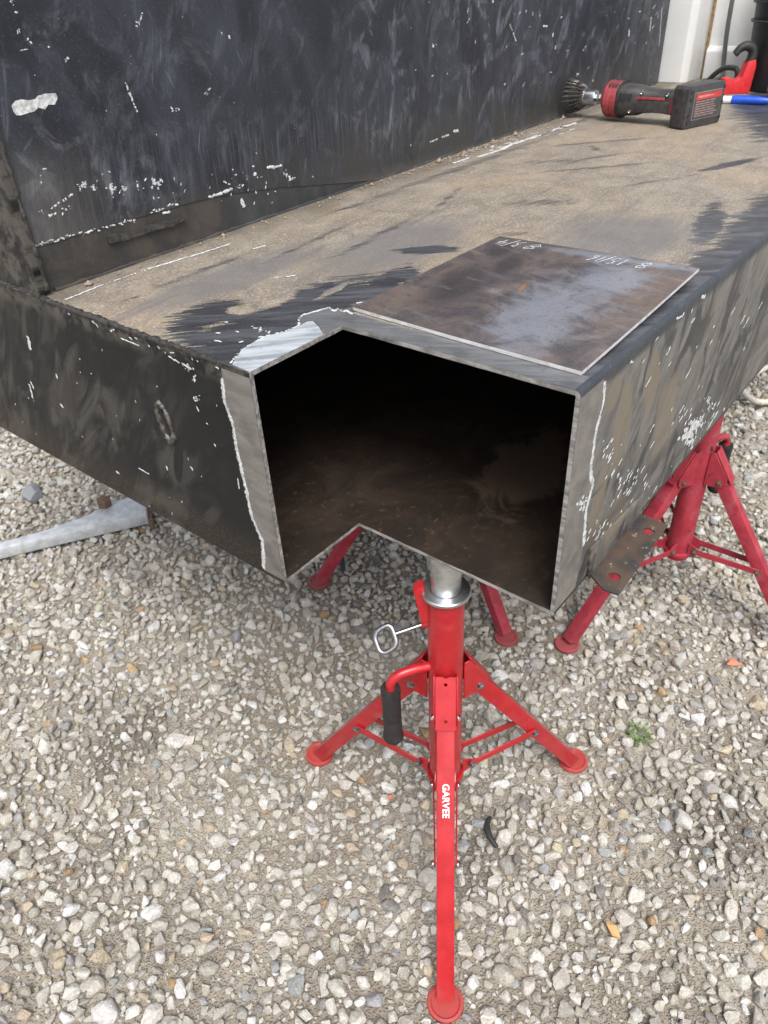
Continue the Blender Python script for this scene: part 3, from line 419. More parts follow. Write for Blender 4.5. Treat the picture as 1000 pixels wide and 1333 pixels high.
SIDE_CHIPS=[(7631,10950,7685,10696,66),(7685,10696,7570,10300,68),(7570,10300,7571,9743,71),(7571,9743,7712,9454,74),(7712,9454,7613,9070,77),(7613,9070,7702,8440,80),(7507,9278,7471,9290,40),(7558,9322,7590,9312,32),(7443,9272,7439,9305,33),(7447,9230,7399,9230,56),(7533,9278,7582,9271,24),(7478,9176,7524,9150,24),(7425,9307,7353,9382,52),(7569,9177,7550,9181,40),(7328,9348,7269,9416,36),(7460,9310,7482,9307,19),(7545,9202,7527,9258,31),(7473,9312,7494,9277,23),(7514,9205,7540,9170,36),(7454,9401,7439,9399,56),(7593,9279,7635,9212,32),(7522,9237,7501,9292,36),(7453,9301,7456,9280,21),(11357,8284,11396,8305,35),(11623,8311,11716,8257,50),(11615,8218,11555,8303,102),(11585,8339,11740,8246,50),(11687,8220,11527,8278,86),(11671,8255,11437,8359,77),(11871,8054,11991,7964,89),(11543,8299,11496,8358,71),(11733,8298,11708,8340,68),(11353,8376,11472,8334,93),(11407,8476,11299,8514,69),(11704,8218,11854,8150,103),(11626,8133,11554,8146,103),(11361,8326,11323,8365,103),(11652,8398,11878,8263,104),(11840,8008,11858,8023,49),(11953,8079,11831,8149,73),(11489,8272,11399,8346,69),(11839,8190,11742,8229,117),(11458,8324,11703,8182,78),(11619,8205,11617,8183,93),(11170,8410,11058,8472,59),(11620,8256,11518,8313,50),(11690,8057,11787,8038,89),(11675,8209,11874,8090,52),(11891,7965,11680,8108,54),(11388,8463,11509,8433,100),(12209,8175,11993,8269,77),(11952,8227,11885,8301,78),(12047,8185,11959,8237,40),(12007,8323,11815,8393,87),(11722,8439,11559,8552,67),(11659,8366,11624,8338,92),(11922,8367,12006,8305,102),(12032,8280,12015,8233,82),(11581,8329,11635,8274,67),(11791,8301,11858,8296,65),(11742,8390,11837,8397,103),(11926,8269,11973,8270,92),(11788,8198,11902,8123,64),(11554,8500,11481,8551,45),(12080,8231,12225,8171,91),(11763,8356,11694,8336,52),(12054,8149,12102,8071,97),(11895,8281,11661,8405,64),(11944,8257,11757,8388,39),(12050,8202,12059,8229,39),(11959,8261,11760,8335,113),(11926,8355,11887,8447,34),(11765,8323,11772,8349,85),(11707,8351,11717,8277,94),(12257,8132,12393,8120,66),(11927,8441,11978,8425,30),(12117,8345,12176,8335,43),(12063,8303,12049,8290,65),(12226,8251,12225,8228,53),(12234,8291,12227,8274,26),(12258,8329,12244,8324,28),(12052,8310,11956,8379,34),(12076,8261,12191,8199,43),(12169,8315,12144,8368,60),(12222,8264,12322,8208,45),(12111,8272,12114,8290,70),(12065,7937,12050,7929,28),(12054,7957,12039,7921,56),(12042,7790,11968,7816,62),(12151,7944,12132,7970,58),(11958,7962,11840,8022,44),(12060,7793,11996,7819,66),(12053,7936,11943,8008,25),(11876,7947,11811,7955,48),(12050,7914,11996,7962,60),(11996,7866,12033,7807,34),(11891,7971,11934,7955,24),(11976,7926,12026,7876,44),(12777,8243,12907,8183,38),(12722,8295,12685,8289,37),(12610,8266,12624,8249,31),(12545,8386,12608,8363,58),(12550,8323,12480,8388,36),(12540,8444,12442,8515,27),(12774,8322,12680,8393,39),(12686,8398,12671,8398,34),(12571,8316,12612,8276,25),(13047,7906,13261,7952,92),(11735,8456,11814,8496,21),(12533,8059,12568,8077,52),(11413,8647,11530,8708,38),(12764,7800,12941,7884,20),(10387,9299,10418,9316,45),(12126,8726,12137,8732,34),(12880,8245,12952,8280,60),(10877,8945,10899,8957,20),(12339,8586,12364,8599,37),(11556,9157,11620,9190,47),(12952,7849,12960,7852,23),(13653,7789,13739,7830,50),(11041,8997,11089,9022,37),(12904,7975,13033,8037,57),(11285,8608,11339,8636,20),(11965,8234,12088,8295,20),(12856,7808,13035,7894,54),(10566,8943,10639,8982,23),(11142,8856,11262,8919,19),(12448,7762,12480,7777,28),(12864,8260,12890,8273,30),(11836,8838,11843,8842,26),(10837,9041,10985,9120,21),(11587,8171,11687,8221,57),(11425,8816,11480,8845,45),(12311,8053,12441,8117,47),(10926,8841,11046,8904,35),(11434,8678,11519,8721,23),(12124,8491,12151,8504,25),(12233,8257,12324,8302,50),(12479,7946,12486,7950,20),(12782,7928,12797,7935,56),(12274,8609,12381,8662,40),(13118,8146,13209,8190,65),(12169,8244,12344,8331,47),(12262,8416,12268,8419,25),(11277,8635,11360,8678,34),(11318,8638,11329,8644,44),(12153,8258,12238,8301,50),(12373,8522,12500,8586,56),(9060,8739,9073,8746,37),(8928,8815,9002,8856,19),(8547,9076,8625,9120,46),(9253,8568,9289,8587,47),(9217,8520,9249,8537,31),(9064,8495,9105,8518,51),(8653,8931,8741,8980,48),(8123,9302,8168,9328,33),(8490,8633,8591,8689,36),(8552,9115,8586,9134,45),(8955,8870,9025,8909,14),(8325,9216,8432,9277,35),(9067,8792,9171,8849,32),(9369,8534,9411,8557,43),(8651,8823,8744,8875,49),(9523,8631,9650,8700,45),(8949,8593,8961,8600,44),(8711,8653,8737,8668,42),(9326,8641,9374,8667,23),(8696,8668,8808,8730,15),(9036,8579,9066,8595,51),(9097,8506,9198,8560,23),(9366,8522,9374,8526,36),(9238,8671,9297,8703,32),(8868,8816,8888,8827,45),(8664,8992,8694,9009,32),(8311,9256,8415,9317,27),(9338,8755,9388,8783,26),(9319,8208,9373,8236,48),(9025,8872,9116,8922,20),(9784,8246,9858,8286,47),(8865,8800,8897,8818,18),(8728,8683,8814,8730,30),(8531,9299,8634,9358,37),(8473,8316,8500,8330,26),(7790,8451,7860,8491,42),(7815,8577,7885,8617,48),(8289,8360,8373,8406,19),(8239,8134,8280,8156,47),(8393,7931,8438,7955,57),(8321,8134,8409,8182,55),(8325,8404,8414,8453,32),(8198,8447,8217,8458,23),(8342,8207,8381,8228,48),(8368,8069,8398,8085,53),(8203,8082,8217,8090,51),(8162,8355,8255,8407,22),(8671,8017,8680,8021,36),(8577,8194,8650,8233,43),(8014,8675,8025,8682,18),(7989,8412,8077,8462,49),(8503,7892,8592,7940,58),(8093,8276,8156,8311,11),(7692,8649,7735,8673,34),(8519,7905,8625,7962,18),(8158,8240,8207,8267,39),(8089,8076,8149,8109,23),(8462,7849,8483,7860,20),(8497,8041,8539,8063,30),(8707,7812,8766,7844,32),(8459,7929,8508,7955,28),(8182,8297,8257,8339,14),(8572,8117,8613,8140,39),(8360,7891,8412,7920,13),(8016,8614,8076,8647,24),(9628,7931,9767,8003,19),(10052,8082,10063,8087,25),(9574,9308,9712,9385,17),(9497,7775,9550,7802,16),(10323,7809,10452,7874,10),(9711,8389,9832,8454,16),(11042,7933,11066,7945,16),(9822,8159,9946,8224,24),(10157,7782,10182,7795,16),(8947,8243,8988,8265,17),(9143,8435,9233,8484,14),(9148,8286,9156,8291,15),(8932,8982,8971,9004,23),(9732,8959,9854,9026,12),(8491,9641,8510,9651,19),(9115,8486,9176,8519,18),(9266,9235,9291,9249,13),(14019,8887,14099,8926,22),(12516,10080,12675,10165,17),(10989,10085,11035,10110,10),(13289,9653,13490,9757,21),(10522,10652,10607,10701,7),(16428,8460,16488,8488,28),(10459,10668,10528,10709,14),(10756,9666,10938,9766,21),(11662,9874,11772,9933,19),(9046,10268,9198,10358,7),(14834,9948,14938,10001,12),(9111,10890,9168,10925,13),(14354,9568,14524,9653,27),(9993,9984,10001,9988,15),(11796,9069,11843,9094,27),(9652,10488,9766,10555,7),(13586,9481,13817,9599,14),(11658,10171,11709,10199,19),(8772,10721,8832,10757,20),(9839,10253,9914,10296,17),(9418,10455,9437,10466,25),(9704,10554,9758,10585,18),(9172,10912,9193,10925,19),(7898,9842,7953,9875,22),(8119,9870,8174,9902,39),(8276,9453,8289,9461,23),(8058,9884,8111,9915,27),(7844,10024,7858,10033,22),(7993,9847,8025,9866,33),(8103,9633,8190,9685,42),(8113,9552,8199,9603,33),(8223,9647,8234,9654,30),(8196,9596,8206,9602,34),(8059,9895,8132,9938,16),(8205,9711,8225,9722,39),(7906,9748,7963,9782,37),(8129,9584,8193,9622,44),(8031,9682,8065,9702,37),(7990,9846,8072,9895,23),(8335,10894,8386,10924,28),(10000,10919,10076,10947,47),(10378,10848,10401,10892,32),(10699,10969,10898,10914,52),(9779,10961,10023,10914,38),(8340,10901,8440,10866,22)]

def chips(name, data, o, ax, ay, az, par, seed, mat=None, hgt=0.0005, skip=0.0, vary=0.5):
    rnd = random.Random(seed); bm = BM(); o, ax, ay, az = Vector(o), Vector(ax), Vector(ay), Vector(az)
    for s_ in data:
        u0, v0, u1, v1, wd = (x * 1e-4 for x in s_); L = math.hypot(u1 - u0, v1 - v0); wd = max(wd, 0.0004); zo = 0.00012 + rnd.uniform(0, 0.0004)
        def P(a, b, k=0.0): return bm.verts.new(o + ax * a + ay * b + az * (hgt * k + zo))
        if L < wd * 1.6:
            n = 17; cu, cv = (u0 + u1) / 2, (v0 + v1) / 2; th = math.atan2(v1 - v0, u1 - u0); c = P(cu, cv, 1); ring = []
            for i in range(n):
                t = 2 * math.pi * i / n; r = wd / 2 * rnd.uniform(0.6, 1.25); x, y = math.cos(t) * (r + L / 2), math.sin(t) * r
                ring.append(P(cu + x * math.cos(th) - y * math.sin(th), cv + x * math.sin(th) + y * math.cos(th), 0))
            for i in range(n): bm.faces.new((c, ring[i], ring[(i + 1) % n]))
        else:
            n = max(4, min(60, int(L / (wd * (0.6 if wd < 0.005 else 0.16))))); du, dv = (u1 - u0) / L, (v1 - v0) / L; prev = None; wa = wb = 1.0
            for i in range(n + 1):
                t = i / n; k = wd / 2 * (0.25 if i in (0, n) else 1); off = rnd.uniform(-0.22, 0.22) * min(wd, 0.004)
                cu, cv = u0 + (u1 - u0) * t - dv * off, v0 + (v1 - v0) * t + du * off
                wa = wa * 0.55 + 0.45 * rnd.uniform(1 - vary, 1 + vary); wb = wb * 0.55 + 0.45 * rnd.uniform(1 - vary, 1 + vary); a, b = k * wa, k * wb
                row = (P(cu - dv * a, cv + du * a), P(cu, cv, 1), P(cu + dv * b, cv - du * b))
                if prev and (wd > 0.004 or rnd.random() >= skip): bm.faces.new((prev[0], row[0], row[1], prev[1])); bm.faces.new((prev[1], row[1], row[2], prev[2]))
                prev = row
    bmesh.ops.recalc_face_normals(bm, faces=bm.faces)
    bm.normal_update()
    for f in bm.faces:
        if f.normal.dot(az) < 0: f.normal_flip()
    x = obj(name, bm, mat or M['chip'], par, smooth=0, fix=False); x['kind'] = 'stuff'; return x
strip('paint_chip', [(0.5811, 1.3621), (0.5886, 1.3669), (0.5974, 1.3674), (0.6082, 1.365), (0.6186, 1.3653), (0.6227, 1.3683), (0.6351, 1.3696), (0.6514, 1.3682), (0.6524, 1.362), (0.6451, 1.3544), (0.6349, 1.3558), (0.6285, 1.3506), (0.6192, 1.3544), (0.6119, 1.3506), (0.6028, 1.35), (0.5906, 1.3488), (0.5837, 1.3498), (0.5813, 1.3549)], (0, 1.1300, 0), (1, 0, 0), (0, 0, 1), (0, -1, 0), M['chip'], body)
chips('paint_chips', WALL_CHIPS, (0, 1.1302, 0), (1, 0, 0), (0, 0, 1), (0, -1, 0), body, 1, skip=0.22, vary=0.8)
chips('paint_chips', DECK_CHIPS, (0, 0, ZT + 0.0005), (1, 0, 0), (0, 1, 0), (0, 0, 1), body, 2, skip=0.4, vary=0.8)
chips('paint_chips', END_CHIPS, (EX - 0.0004, 0, 0), (0, 1, 0), (0, 0, 1), (-1, 0, 0), body, 3, vary=0.7)
chips('paint_chips', SIDE_CHIPS, (0, SY - 0.0004, 0), (1, 0, 0), (0, 0, 1), (0, -1, 0), body, 4, vary=0.7)

# ------------------------------------------------------------------ ground and gravel
rng = np.random.default_rng(7)
FEET = []                                             # filled below, kept free of stones
STANDS = [((0.727, 0.502), 95.0), ((1.655, 0.395), 154.8 - 120), ((1.375, 1.005), 253.0)]
for (ax_, ay_), a0 in STANDS:
    for k in range(3):
        t = math.radians(a0 + 120 * k); FEET.append((ax_ + 0.336 * math.cos(t), ay_ + 0.336 * math.sin(t)))
def hgt(x, y):
    return 0.006 * np.sin(2.1 * x + 0.7) * np.cos(1.7 * y) + 0.004 * np.sin(5.3 * x + 3.1 * y) + 0.003 * np.sin(7.9 * y - 4.1 * x + 1)
def vnoise(x, y, f, seed):                            # smooth value noise on a lattice
    r = np.random.default_rng(seed); T = r.random((64, 64)); a, b = x * f, y * f; i, j = np.floor(a).astype(int), np.floor(b).astype(int); u, v = a - i, b - j
    u, v = u * u * (3 - 2 * u), v * v * (3 - 2 * v); g_ = lambda p, q: T[p % 64, q % 64]
    return (g_(i, j) * (1 - u) + g_(i + 1, j) * u) * (1 - v) + (g_(i, j + 1) * (1 - u) + g_(i + 1, j + 1) * u) * v
DIRT = [(0.39, 0.94, 0.13), (0.96, 1.28, 0.16), (1.04, 0.90, 0.12), (1.14, 0.13, 0.13), (1.12, -0.02, 0.15), (0.69, 0.25, 0.11), (0.39, 1.24, 0.12), (2.36, 0.40, 0.30), (0.87, 0.02, 0.11), (0.22, 0.62, 0.10), (0.55, 0.62, 0.07), (1.5, 0.2, 0.10), (2.0, 0.1, 0.16), (0.62, 0.08, 0.09), (0.50, 1.62, 0.12)]
def dirt(x, y):
    d = np.zeros_like(x)
    for cx, cy, r in DIRT: d = np.maximum(d, np.clip(1.35 - np.hypot(x - cx, y - cy) / r, 0, 1))
    n = 0.6 * vnoise(x + 9, y + 9, 4.3, 1) + 0.4 * vnoise(x + 9, y + 9, 13.0, 2)
    return np.clip(0.75 * d + 1.4 * (n - 0.64), 0, 1)

def mat_dirt():
    g = G('gritty_dirt'); o = g.obj(); n = g.noise(o, 3.5, 5, 0.6); f = g.noise(o, 160, 5, 0.75); v = g.vor(o, 210); v2 = g.vor(o, 90)
    c = g.mix(g.ramp(n, 0.38, 0.64), (0.225, 0.195, 0.156), (0.335, 0.30, 0.25))
    dark_dirt = g.ramp(g.add(g.blobs(o, [((1.08, 0.06, 0), 0.16, 0.13, 0.2), ((0.70, 0.42, 0), 0.10, 0.07, 0.5), ((0.45, 1.25, 0), 0.18, 0.10, 0.2)]), g.mul(g.sub(n, 0.5), 2.0)), 0.1, 0.6)  # a few ragged patches of darker dirt
    c = g.mix(g.mul(dark_dirt, 0.65), c, (0.075, 0.062, 0.05))
    c = g.mix(g.mul(g.ramp(f, 0.5, 0.68), 0.6), c, (0.38, 0.35, 0.31)); c = g.mix(g.mul(g.ramp(v2, 0.45, 0.15), 0.35), c, (0.33, 0.31, 0.28))
    vd = g.t.nodes.new('ShaderNodeTexVoronoi'); vd.inputs['Scale'].default_value = 34; g.t.links.new(o, vd.inputs['Vector']); far = g.ramp(g.blob(g.uv(0, 1), (1.9, 1.5), 4.0, 4.0), 0.15, 0.0)
    sc_ = g.mix(g.comp(vd.outputs['Color'], 0), (0.40, 0.37, 0.32), (0.70, 0.67, 0.61)); sc_ = g.mix(g.ramp(vd.outputs['Distance'], 0.35, 0.62), sc_, (0.16, 0.14, 0.115)); c = g.mix(far, c, sc_)
    g.bump(g.add(g.mul(f, 0.8), g.mul(g.ramp(v, 0.6, 0.1), 0.9)), 0.8, 0.004); return g.fin(c, 0.95, 0, 0.2)
xs = np.unique(np.concatenate([np.array([-120, -60, -25, -10, -4, -2, -1.2]), np.arange(-0.8, 4.6, 0.05), np.array([5, 6.5, 10, 20, 45, 120])]))
gx, gy = np.meshgrid(xs, xs, indexing='ij'); fade = np.clip((7 - np.hypot(gx, gy)) / 2, 0, 1); gz = hgt(gx, gy) * fade
n_ = len(xs); me = bpy.data.meshes.new('ground'); vs = np.stack([gx, gy, gz], -1).reshape(-1, 3)
ii = np.arange(n_ * n_).reshape(n_, n_); fs = np.stack([ii[:-1, :-1], ii[1:, :-1], ii[1:, 1:], ii[:-1, 1:]], -1).reshape(-1, 4)
me.from_pydata(vs.tolist(), [], fs.tolist()); me.materials.append(mat_dirt()); me.polygons.foreach_set('use_smooth', [True] * len(me.polygons))
ground = bpy.data.objects.new('ground', me); COL.objects.link(ground); ground['kind'] = 'structure'

def mat_stone():
    g = G('crushed_limestone'); o = g.obj()
    at = g.t.nodes.new('ShaderNodeAttribute'); at.attribute_type = 'INSTANCER'; at.attribute_name = 'tint'
    n = g.noise(o, 2.2, 6, 0.7, 0.4); f = g.noise(o, 9, 5, 0.75); v = g.ramp(g.noise(g.mapv(o, rot=0.6, scale=(3, 1, 1)), 3.5, 4, 0.6, 1.0), 0.55, 0.7)
    c = g.mix(g.ramp(n, 0.36, 0.66), (0.74, 0.73, 0.71), (1.0, 1.0, 1.0))
    mm = g.t.nodes.new('ShaderNodeMix'); mm.data_type = 'RGBA'; mm.blend_type = 'MULTIPLY'; mm.inputs[0].default_value = 1.0
    g.t.links.new(c, mm.inputs[6]); g.t.links.new(at.outputs['Color'], mm.inputs[7]); c = mm.outputs[2]
    c = g.mix(g.mul(v, 0.45), c, (0.40, 0.36, 0.30)); c = g.mix(g.mul(g.ramp(f, 0.58, 0.7), 0.3), c, (0.66, 0.64, 0.60)); c = g.mix(g.mul(g.ramp(f, 0.42, 0.28), 0.5), c, (0.13, 0.115, 0.098))
    g.bump(g.add(g.mul(n, 1.0), g.mul(f, 0.5)), 0.55, 0.12); return g.fin(c, 0.85, 0, 0.3)
M['stone'] = mat_stone()
ico = BM(); bmesh.ops.create_icosphere(ico, subdivisions=3, radius=1.0); IV = np.array([v.co[:] for v in ico.verts]); IF = [[v.index for v in f.verts] for f in ico.faces]; ico.free()
def crushed(k):                                        # angular broken stone: hull of random points, edges worn off
    r = np.random.default_rng(300 + k); n = int(r.integers(11, 19)); P = r.normal(size=(n, 3)); P /= np.linalg.norm(P, axis=1)[:, None]; P *= r.uniform(0.82, 1.05, (n, 1))
    P *= np.array([1.10, r.uniform(0.74, 1.0), r.uniform(0.56, 0.86)]); bm = BM()
    for p in P: bm.verts.new(p)
    h = bmesh.ops.convex_hull(bm, input=list(bm.verts)); bmesh.ops.delete(bm, geom=[v for v in bm.verts if not v.link_faces], context='VERTS')
    bmesh.ops.dissolve_limit(bm, angle_limit=math.radians(9), verts=list(bm.verts), edges=list(bm.edges))
    bmesh.ops.bevel(bm, geom=list(bm.edges), offset=float(r.uniform(0.05, 0.11)), segments=2, affect='EDGES', profile=0.5, clamp_overlap=True)
    bmesh.ops.triangulate(bm, faces=list(bm.faces)); bmesh.ops.subdivide_edges(bm, edges=[e for e in bm.edges if e.calc_length() > 0.35], cuts=1)
    for v in bm.verts: v.co *= 1 + 0.014 * r.normal()
    return mesh_of('stone', bm, M['stone'], smooth=34)
def stone_mesh(k):
    if k % 4 != 3: return crushed(k)
    r = np.random.default_rng(100 + k); nn = r.integers(9, 16); N = r.normal(size=(nn, 3)); N /= np.linalg.norm(N, axis=1)[:, None]; H = r.uniform(0.66, 0.98, nn)
    d = np.clip(IV @ N.T, 1e-3, None); rad = H / d; p = r.uniform(16, 40)
    R_ = (np.sum(rad ** -p, axis=1) + 1.12 ** -p) ** (-1 / p)
    q = IV * 2.3 + r.uniform(0, 9, 3); R_ *= 1 + 0.05 * np.sin(q[:, 0] * 2.1 + np.sin(q[:, 1] * 1.7)) * np.sin(q[:, 2] * 1.9 + q[:, 1]) + 0.012 * r.normal(size=len(IV))
    P = IV * R_[:, None]; P *= np.array([1.06, r.uniform(0.76, 1.0), r.uniform(0.60, 0.90)]); me = bpy.data.meshes.new('stone')
    me.from_pydata(P.tolist(), [], IF); me.materials.append(M['stone']); me.polygons.foreach_set('use_smooth', [True] * len(me.polygons)); me.set_sharp_from_angle(angle=math.radians(28)); return me
NV = 26; SM = [stone_mesh(k) for k in range(NV)]

X0, Y0, X1, Y1, RES = -1.0, -1.7, 4.7, 4.4, 0.004
occ = np.zeros((int((X1 - X0) / RES) + 2, int((Y1 - Y0) / RES) + 2), bool)
disc = {}
def stamp(x, y, r, test=None):
    k = max(1, int(round(r / RES)))
    if k not in disc: t = np.arange(-k, k + 1); disc[k] = (t[:, None] ** 2 + t[None] ** 2) <= k * k + 0.3
    i, j = int((x - X0) / RES), int((y - Y0) / RES)
    if i < k or j < k or i + k + 1 >= occ.shape[0] or j + k + 1 >= occ.shape[1]: return False
    sub = occ[i - k:i + k + 1, j - k:j + k + 1]
    if test is not None and np.count_nonzero(sub & disc[k]) > test * disc[k].sum(): return False
    sub |= disc[k]; return True
for fx, fy in FEET: stamp(fx, fy, 0.036)
rows = []                                             # x, y, z, r, layer
def pass_(n, r0, r1, dmax, keep, zk, test=0.10, shrink=0.86, lay=0):
    n = int(n * 1.26); x = rng.uniform(X0, X1, n); y = rng.uniform(Y0, Y1, n); r = rng.uniform(r0, r1, n); d = np.hypot(x, y); a = np.degrees(np.arctan2(y, x)) - 40.57
    ok = (d < dmax) & (np.abs(a) < 74) & (d > 0.25) & (rng.random(n) > dirt(x, y) * keep)
    x, y, r = x[ok], y[ok], r[ok]; z = hgt(x, y)
    for i in range(len(x)):
        if test is None or stamp(x[i], y[i], r[i] * shrink, test): rows.append((x[i], y[i], z[i] + r[i] * zk, r[i], lay))
pass_(300, 0.021, 0.027, 5.2, 0.97, 0.30)
pass_(26000, 0.0128, 0.0190, 5.2, 0.95, 0.32)
pass_(130000, 0.0088, 0.0130, 5.2, 0.85, 0.34)
pass_(130000, 0.0056, 0.0090, 4.4, 0.60, 0.36, 0.16)
pass_(110000, 0.0036, 0.0062, 3.3, 0.10, 0.40, 0.18)
occ[:] = False
for fx, fy in FEET: stamp(fx, fy, 0.040)
pass_(7000, 0.0100, 0.0165, 5.0, 1.4, 0.95, 0.03, 1.35, lay=1)
pass_(12000, 0.0070, 0.0120, 4.4, 1.4, 1.05, 0.06, 1.2, lay=1)
pass_(70000, 0.0014, 0.0034, 2.6, 0.0, 0.45, None, lay=2)
S_ = np.array(rows); N_ = len(S_)
far_ok = np.ones(N_, bool)
for fx, fy in FEET: far_ok &= ~((np.hypot(S_[:, 0] - fx, S_[:, 1] - fy) < 0.034) & (S_[:, 4] > 0))
S_ = S_[far_ok]; N_ = len(S_)
rot = np.stack([rng.normal(0, 0.5, N_), rng.normal(0, 0.5, N_), rng.uniform(0, 6.283, N_)], 1)
scl = S_[:, 3:4] * np.stack([rng.uniform(0.90, 1.18, N_), rng.uniform(0.85, 1.08, N_), rng.uniform(0.8, 1.15, N_)], 1)
idx = rng.integers(0, NV, N_)
PAL = np.array([[0.66, 0.625, 0.56], [0.75, 0.725, 0.67], [0.57, 0.535, 0.47], [0.49, 0.465, 0.43], [0.84, 0.83, 0.81], [0.45, 0.46, 0.47], [0.60, 0.51, 0.39], [0.52, 0.35, 0.20], [0.30, 0.29, 0.28], [0.84, 0.83, 0.82]])
pk = rng.choice(len(PAL), N_, p=[0.28, 0.24, 0.17, 0.11, 0.09, 0.035, 0.035, 0.005, 0.020, 0.015])
tint = np.clip(PAL[pk] * rng.uniform(0.86, 1.12, (N_, 1)) * rng.uniform(0.985, 1.015, (N_, 3)), 0.03, 0.88)
stone_dark = np.zeros(N_)
for cx, cy, r in ((1.08, 0.06, 0.16), (0.45, 1.30, 0.22), (0.75, 0.45, 0.16)): stone_dark = np.maximum(stone_dark, np.clip(1.2 - np.hypot(S_[:, 0] - cx, S_[:, 1] - cy) / r, 0, 1))  # stones get a darker tint around these spots
tint *= (1 - 0.25 * stone_dark * rng.random(N_))[:, None]
# the 300 stones that show largest are objects of their own; the rest is one mass
def seen(P):
    q = P - np.array([0, 0, 1.5]); zc = q @ np.array(RF); px = 500 + 970.37 * (q @ np.array(RX)) / zc; py = 666.5 + 970.37 * (q @ np.array(RD)) / zc
    vis = (px > 3) & (px < 997) & (py > 3) & (py < 1330) & (zc > 0)
    for zz in np.linspace(ZB, ZT, 14):                # hidden behind the steel box?
        t = (1.5 - zz) / 1.5; hx, hy = P[:, 0] * t, P[:, 1] * t
        vis &= ~((hx > EX) & (hy > SY) & ~((hx < NX) & (hy < NY)))
    return vis, 970.37 * S_[:, 3] / np.linalg.norm(q, axis=1)
vis, sz = seen(S_[:, :3]); order = np.argsort(-(sz * vis))[:300]; own = np.zeros(N_, bool); own[order] = True
for i in order:
    o = bpy.data.objects.new('stone', SM[idx[i]]); COL.objects.link(o); o.parent = ground; o.location = S_[i, :3]; o.rotation_euler = rot[i]; o.scale = scl[i]
    o['tint'] = [float(c) for c in tint[i]]
K = ~own; me = bpy.data.meshes.new('gravel'); me.vertices.add(int(K.sum())); me.vertices.foreach_set('co', S_[K, :3].astype(np.float32).ravel())
def attr(name, kind, arr):
    a = me.attributes.new(name, kind, 'POINT'); a.data.foreach_set({'INT': 'value', 'FLOAT_VECTOR': 'vector'}[kind], arr.ravel())
attr('rot', 'FLOAT_VECTOR', rot[K].astype(np.float32)); attr('scl', 'FLOAT_VECTOR', scl[K].astype(np.float32)); attr('idx', 'INT', idx[K].astype(np.int32)); attr('tint', 'FLOAT_VECTOR', tint[K].astype(np.float32))
gravel = bpy.data.objects.new('gravel', me); COL.objects.link(gravel); gravel['kind'] = 'stuff'; tag(gravel, 'loose pale crushed limestone gravel covering the dirt yard', 'gravel')
SCOL = bpy.data.collections.new('gravel_shapes')
for k, m_ in enumerate(SM): SCOL.objects.link(bpy.data.objects.new('gravel_shape_%02d' % k, m_))
nt = bpy.data.node_groups.new('gravel_scatter', 'GeometryNodeTree')
nt.interface.new_socket('Geometry', in_out='INPUT', socket_type='NodeSocketGeometry'); nt.interface.new_socket('Geometry', in_out='OUTPUT', socket_type='NodeSocketGeometry')
gi = nt.nodes.new('NodeGroupInput'); go = nt.nodes.new('NodeGroupOutput'); ci = nt.nodes.new('GeometryNodeCollectionInfo'); ci.inputs[0].default_value = SCOL; ci.inputs[1].default_value = True; ci.inputs[2].default_value = True
ip = nt.nodes.new('GeometryNodeInstanceOnPoints'); ip.inputs['Pick Instance'].default_value = True
def named(n, t):
    a = nt.nodes.new('GeometryNodeInputNamedAttribute'); a.data_type = t; a.inputs[0].default_value = n; return a.outputs[0]
er = nt.nodes.new('FunctionNodeEulerToRotation'); nt.links.new(named('rot', 'FLOAT_VECTOR'), er.inputs[0])
nt.links.new(gi.outputs[0], ip.inputs['Points']); nt.links.new(ci.outputs[0], ip.inputs['Instance']); nt.links.new(named('idx', 'INT'), ip.inputs['Instance Index'])
nt.links.new(er.outputs[0], ip.inputs['Rotation']); nt.links.new(named('scl', 'FLOAT_VECTOR'), ip.inputs['Scale']); nt.links.new(ip.outputs[0], go.inputs[0])
md = gravel.modifiers.new('scatter', 'NODES'); md.node_group = nt

# ------------------------------------------------------------------ pipe stands
def mat_red(name, a, b, rough, worn):
    g = G(name); o = g.obj(); n = g.noise(o, 30, 5, 0.6); f = g.noise(o, 120, 5, 0.7)
    c = g.mix(g.ramp(n, 0.35, 0.65), a, b)
    if worn:
        c = g.mix(g.mul(g.ramp(g.noise(o, 14, 5, 0.65), 0.5, 0.68), 0.5), c, (0.36, 0.10, 0.125))
        chip = g.ramp(g.noise(g.mapv(o, scale=(1, 1, 2.2)), 48, 5, 0.72, 0.5), 0.635, 0.66); c = g.mix(chip, c, (0.035, 0.024, 0.022))
    else:
        c = g.mix(g.mul(g.ramp(f, 0.62, 0.74), 0.25), c, (0.30, 0.05, 0.05)); du = g.ramp(g.noise(o, 9, 4, 0.6), 0.55, 0.75); c = g.mix(g.mul(du, 0.10), c, (0.5, 0.42, 0.36))
    lo = g.mul(g.ramp(g.add(g.comp(o, 2), g.mul(g.sub(n, 0.5), 0.10)), 0.05, 0.0), 0.16); c = g.mix(lo, c, (0.36, 0.30, 0.24))
    sc = g.ramp(g.noise(g.mapv(o, rot=0.4, scale=(1, 1, 3)), 85, 4, 0.7, 0.8), 0.70, 0.73); c = g.mix(g.mul(sc, 0.8), c, (0.10, 0.05, 0.045))
    g.bump(f, 0.12, 0.0008); return g.fin(c, g.mixf(n, rough * 0.8, rough * 1.25), 0.0, 0.5)
M['red'] = mat_red('fresh_red_paint', (0.34, 0.011, 0.016), (0.41, 0.018, 0.024), 0.30, False)
M['oldred'] = mat_red('faded_red_paint', (0.26, 0.016, 0.030), (0.34, 0.028, 0.046), 0.55, True)
M['zinc'] = mat_bare('zinc_plate', (0.42, 0.44, 0.45), (0.66, 0.68, 0.69), 0.32, 0.9, 0.0, 30)
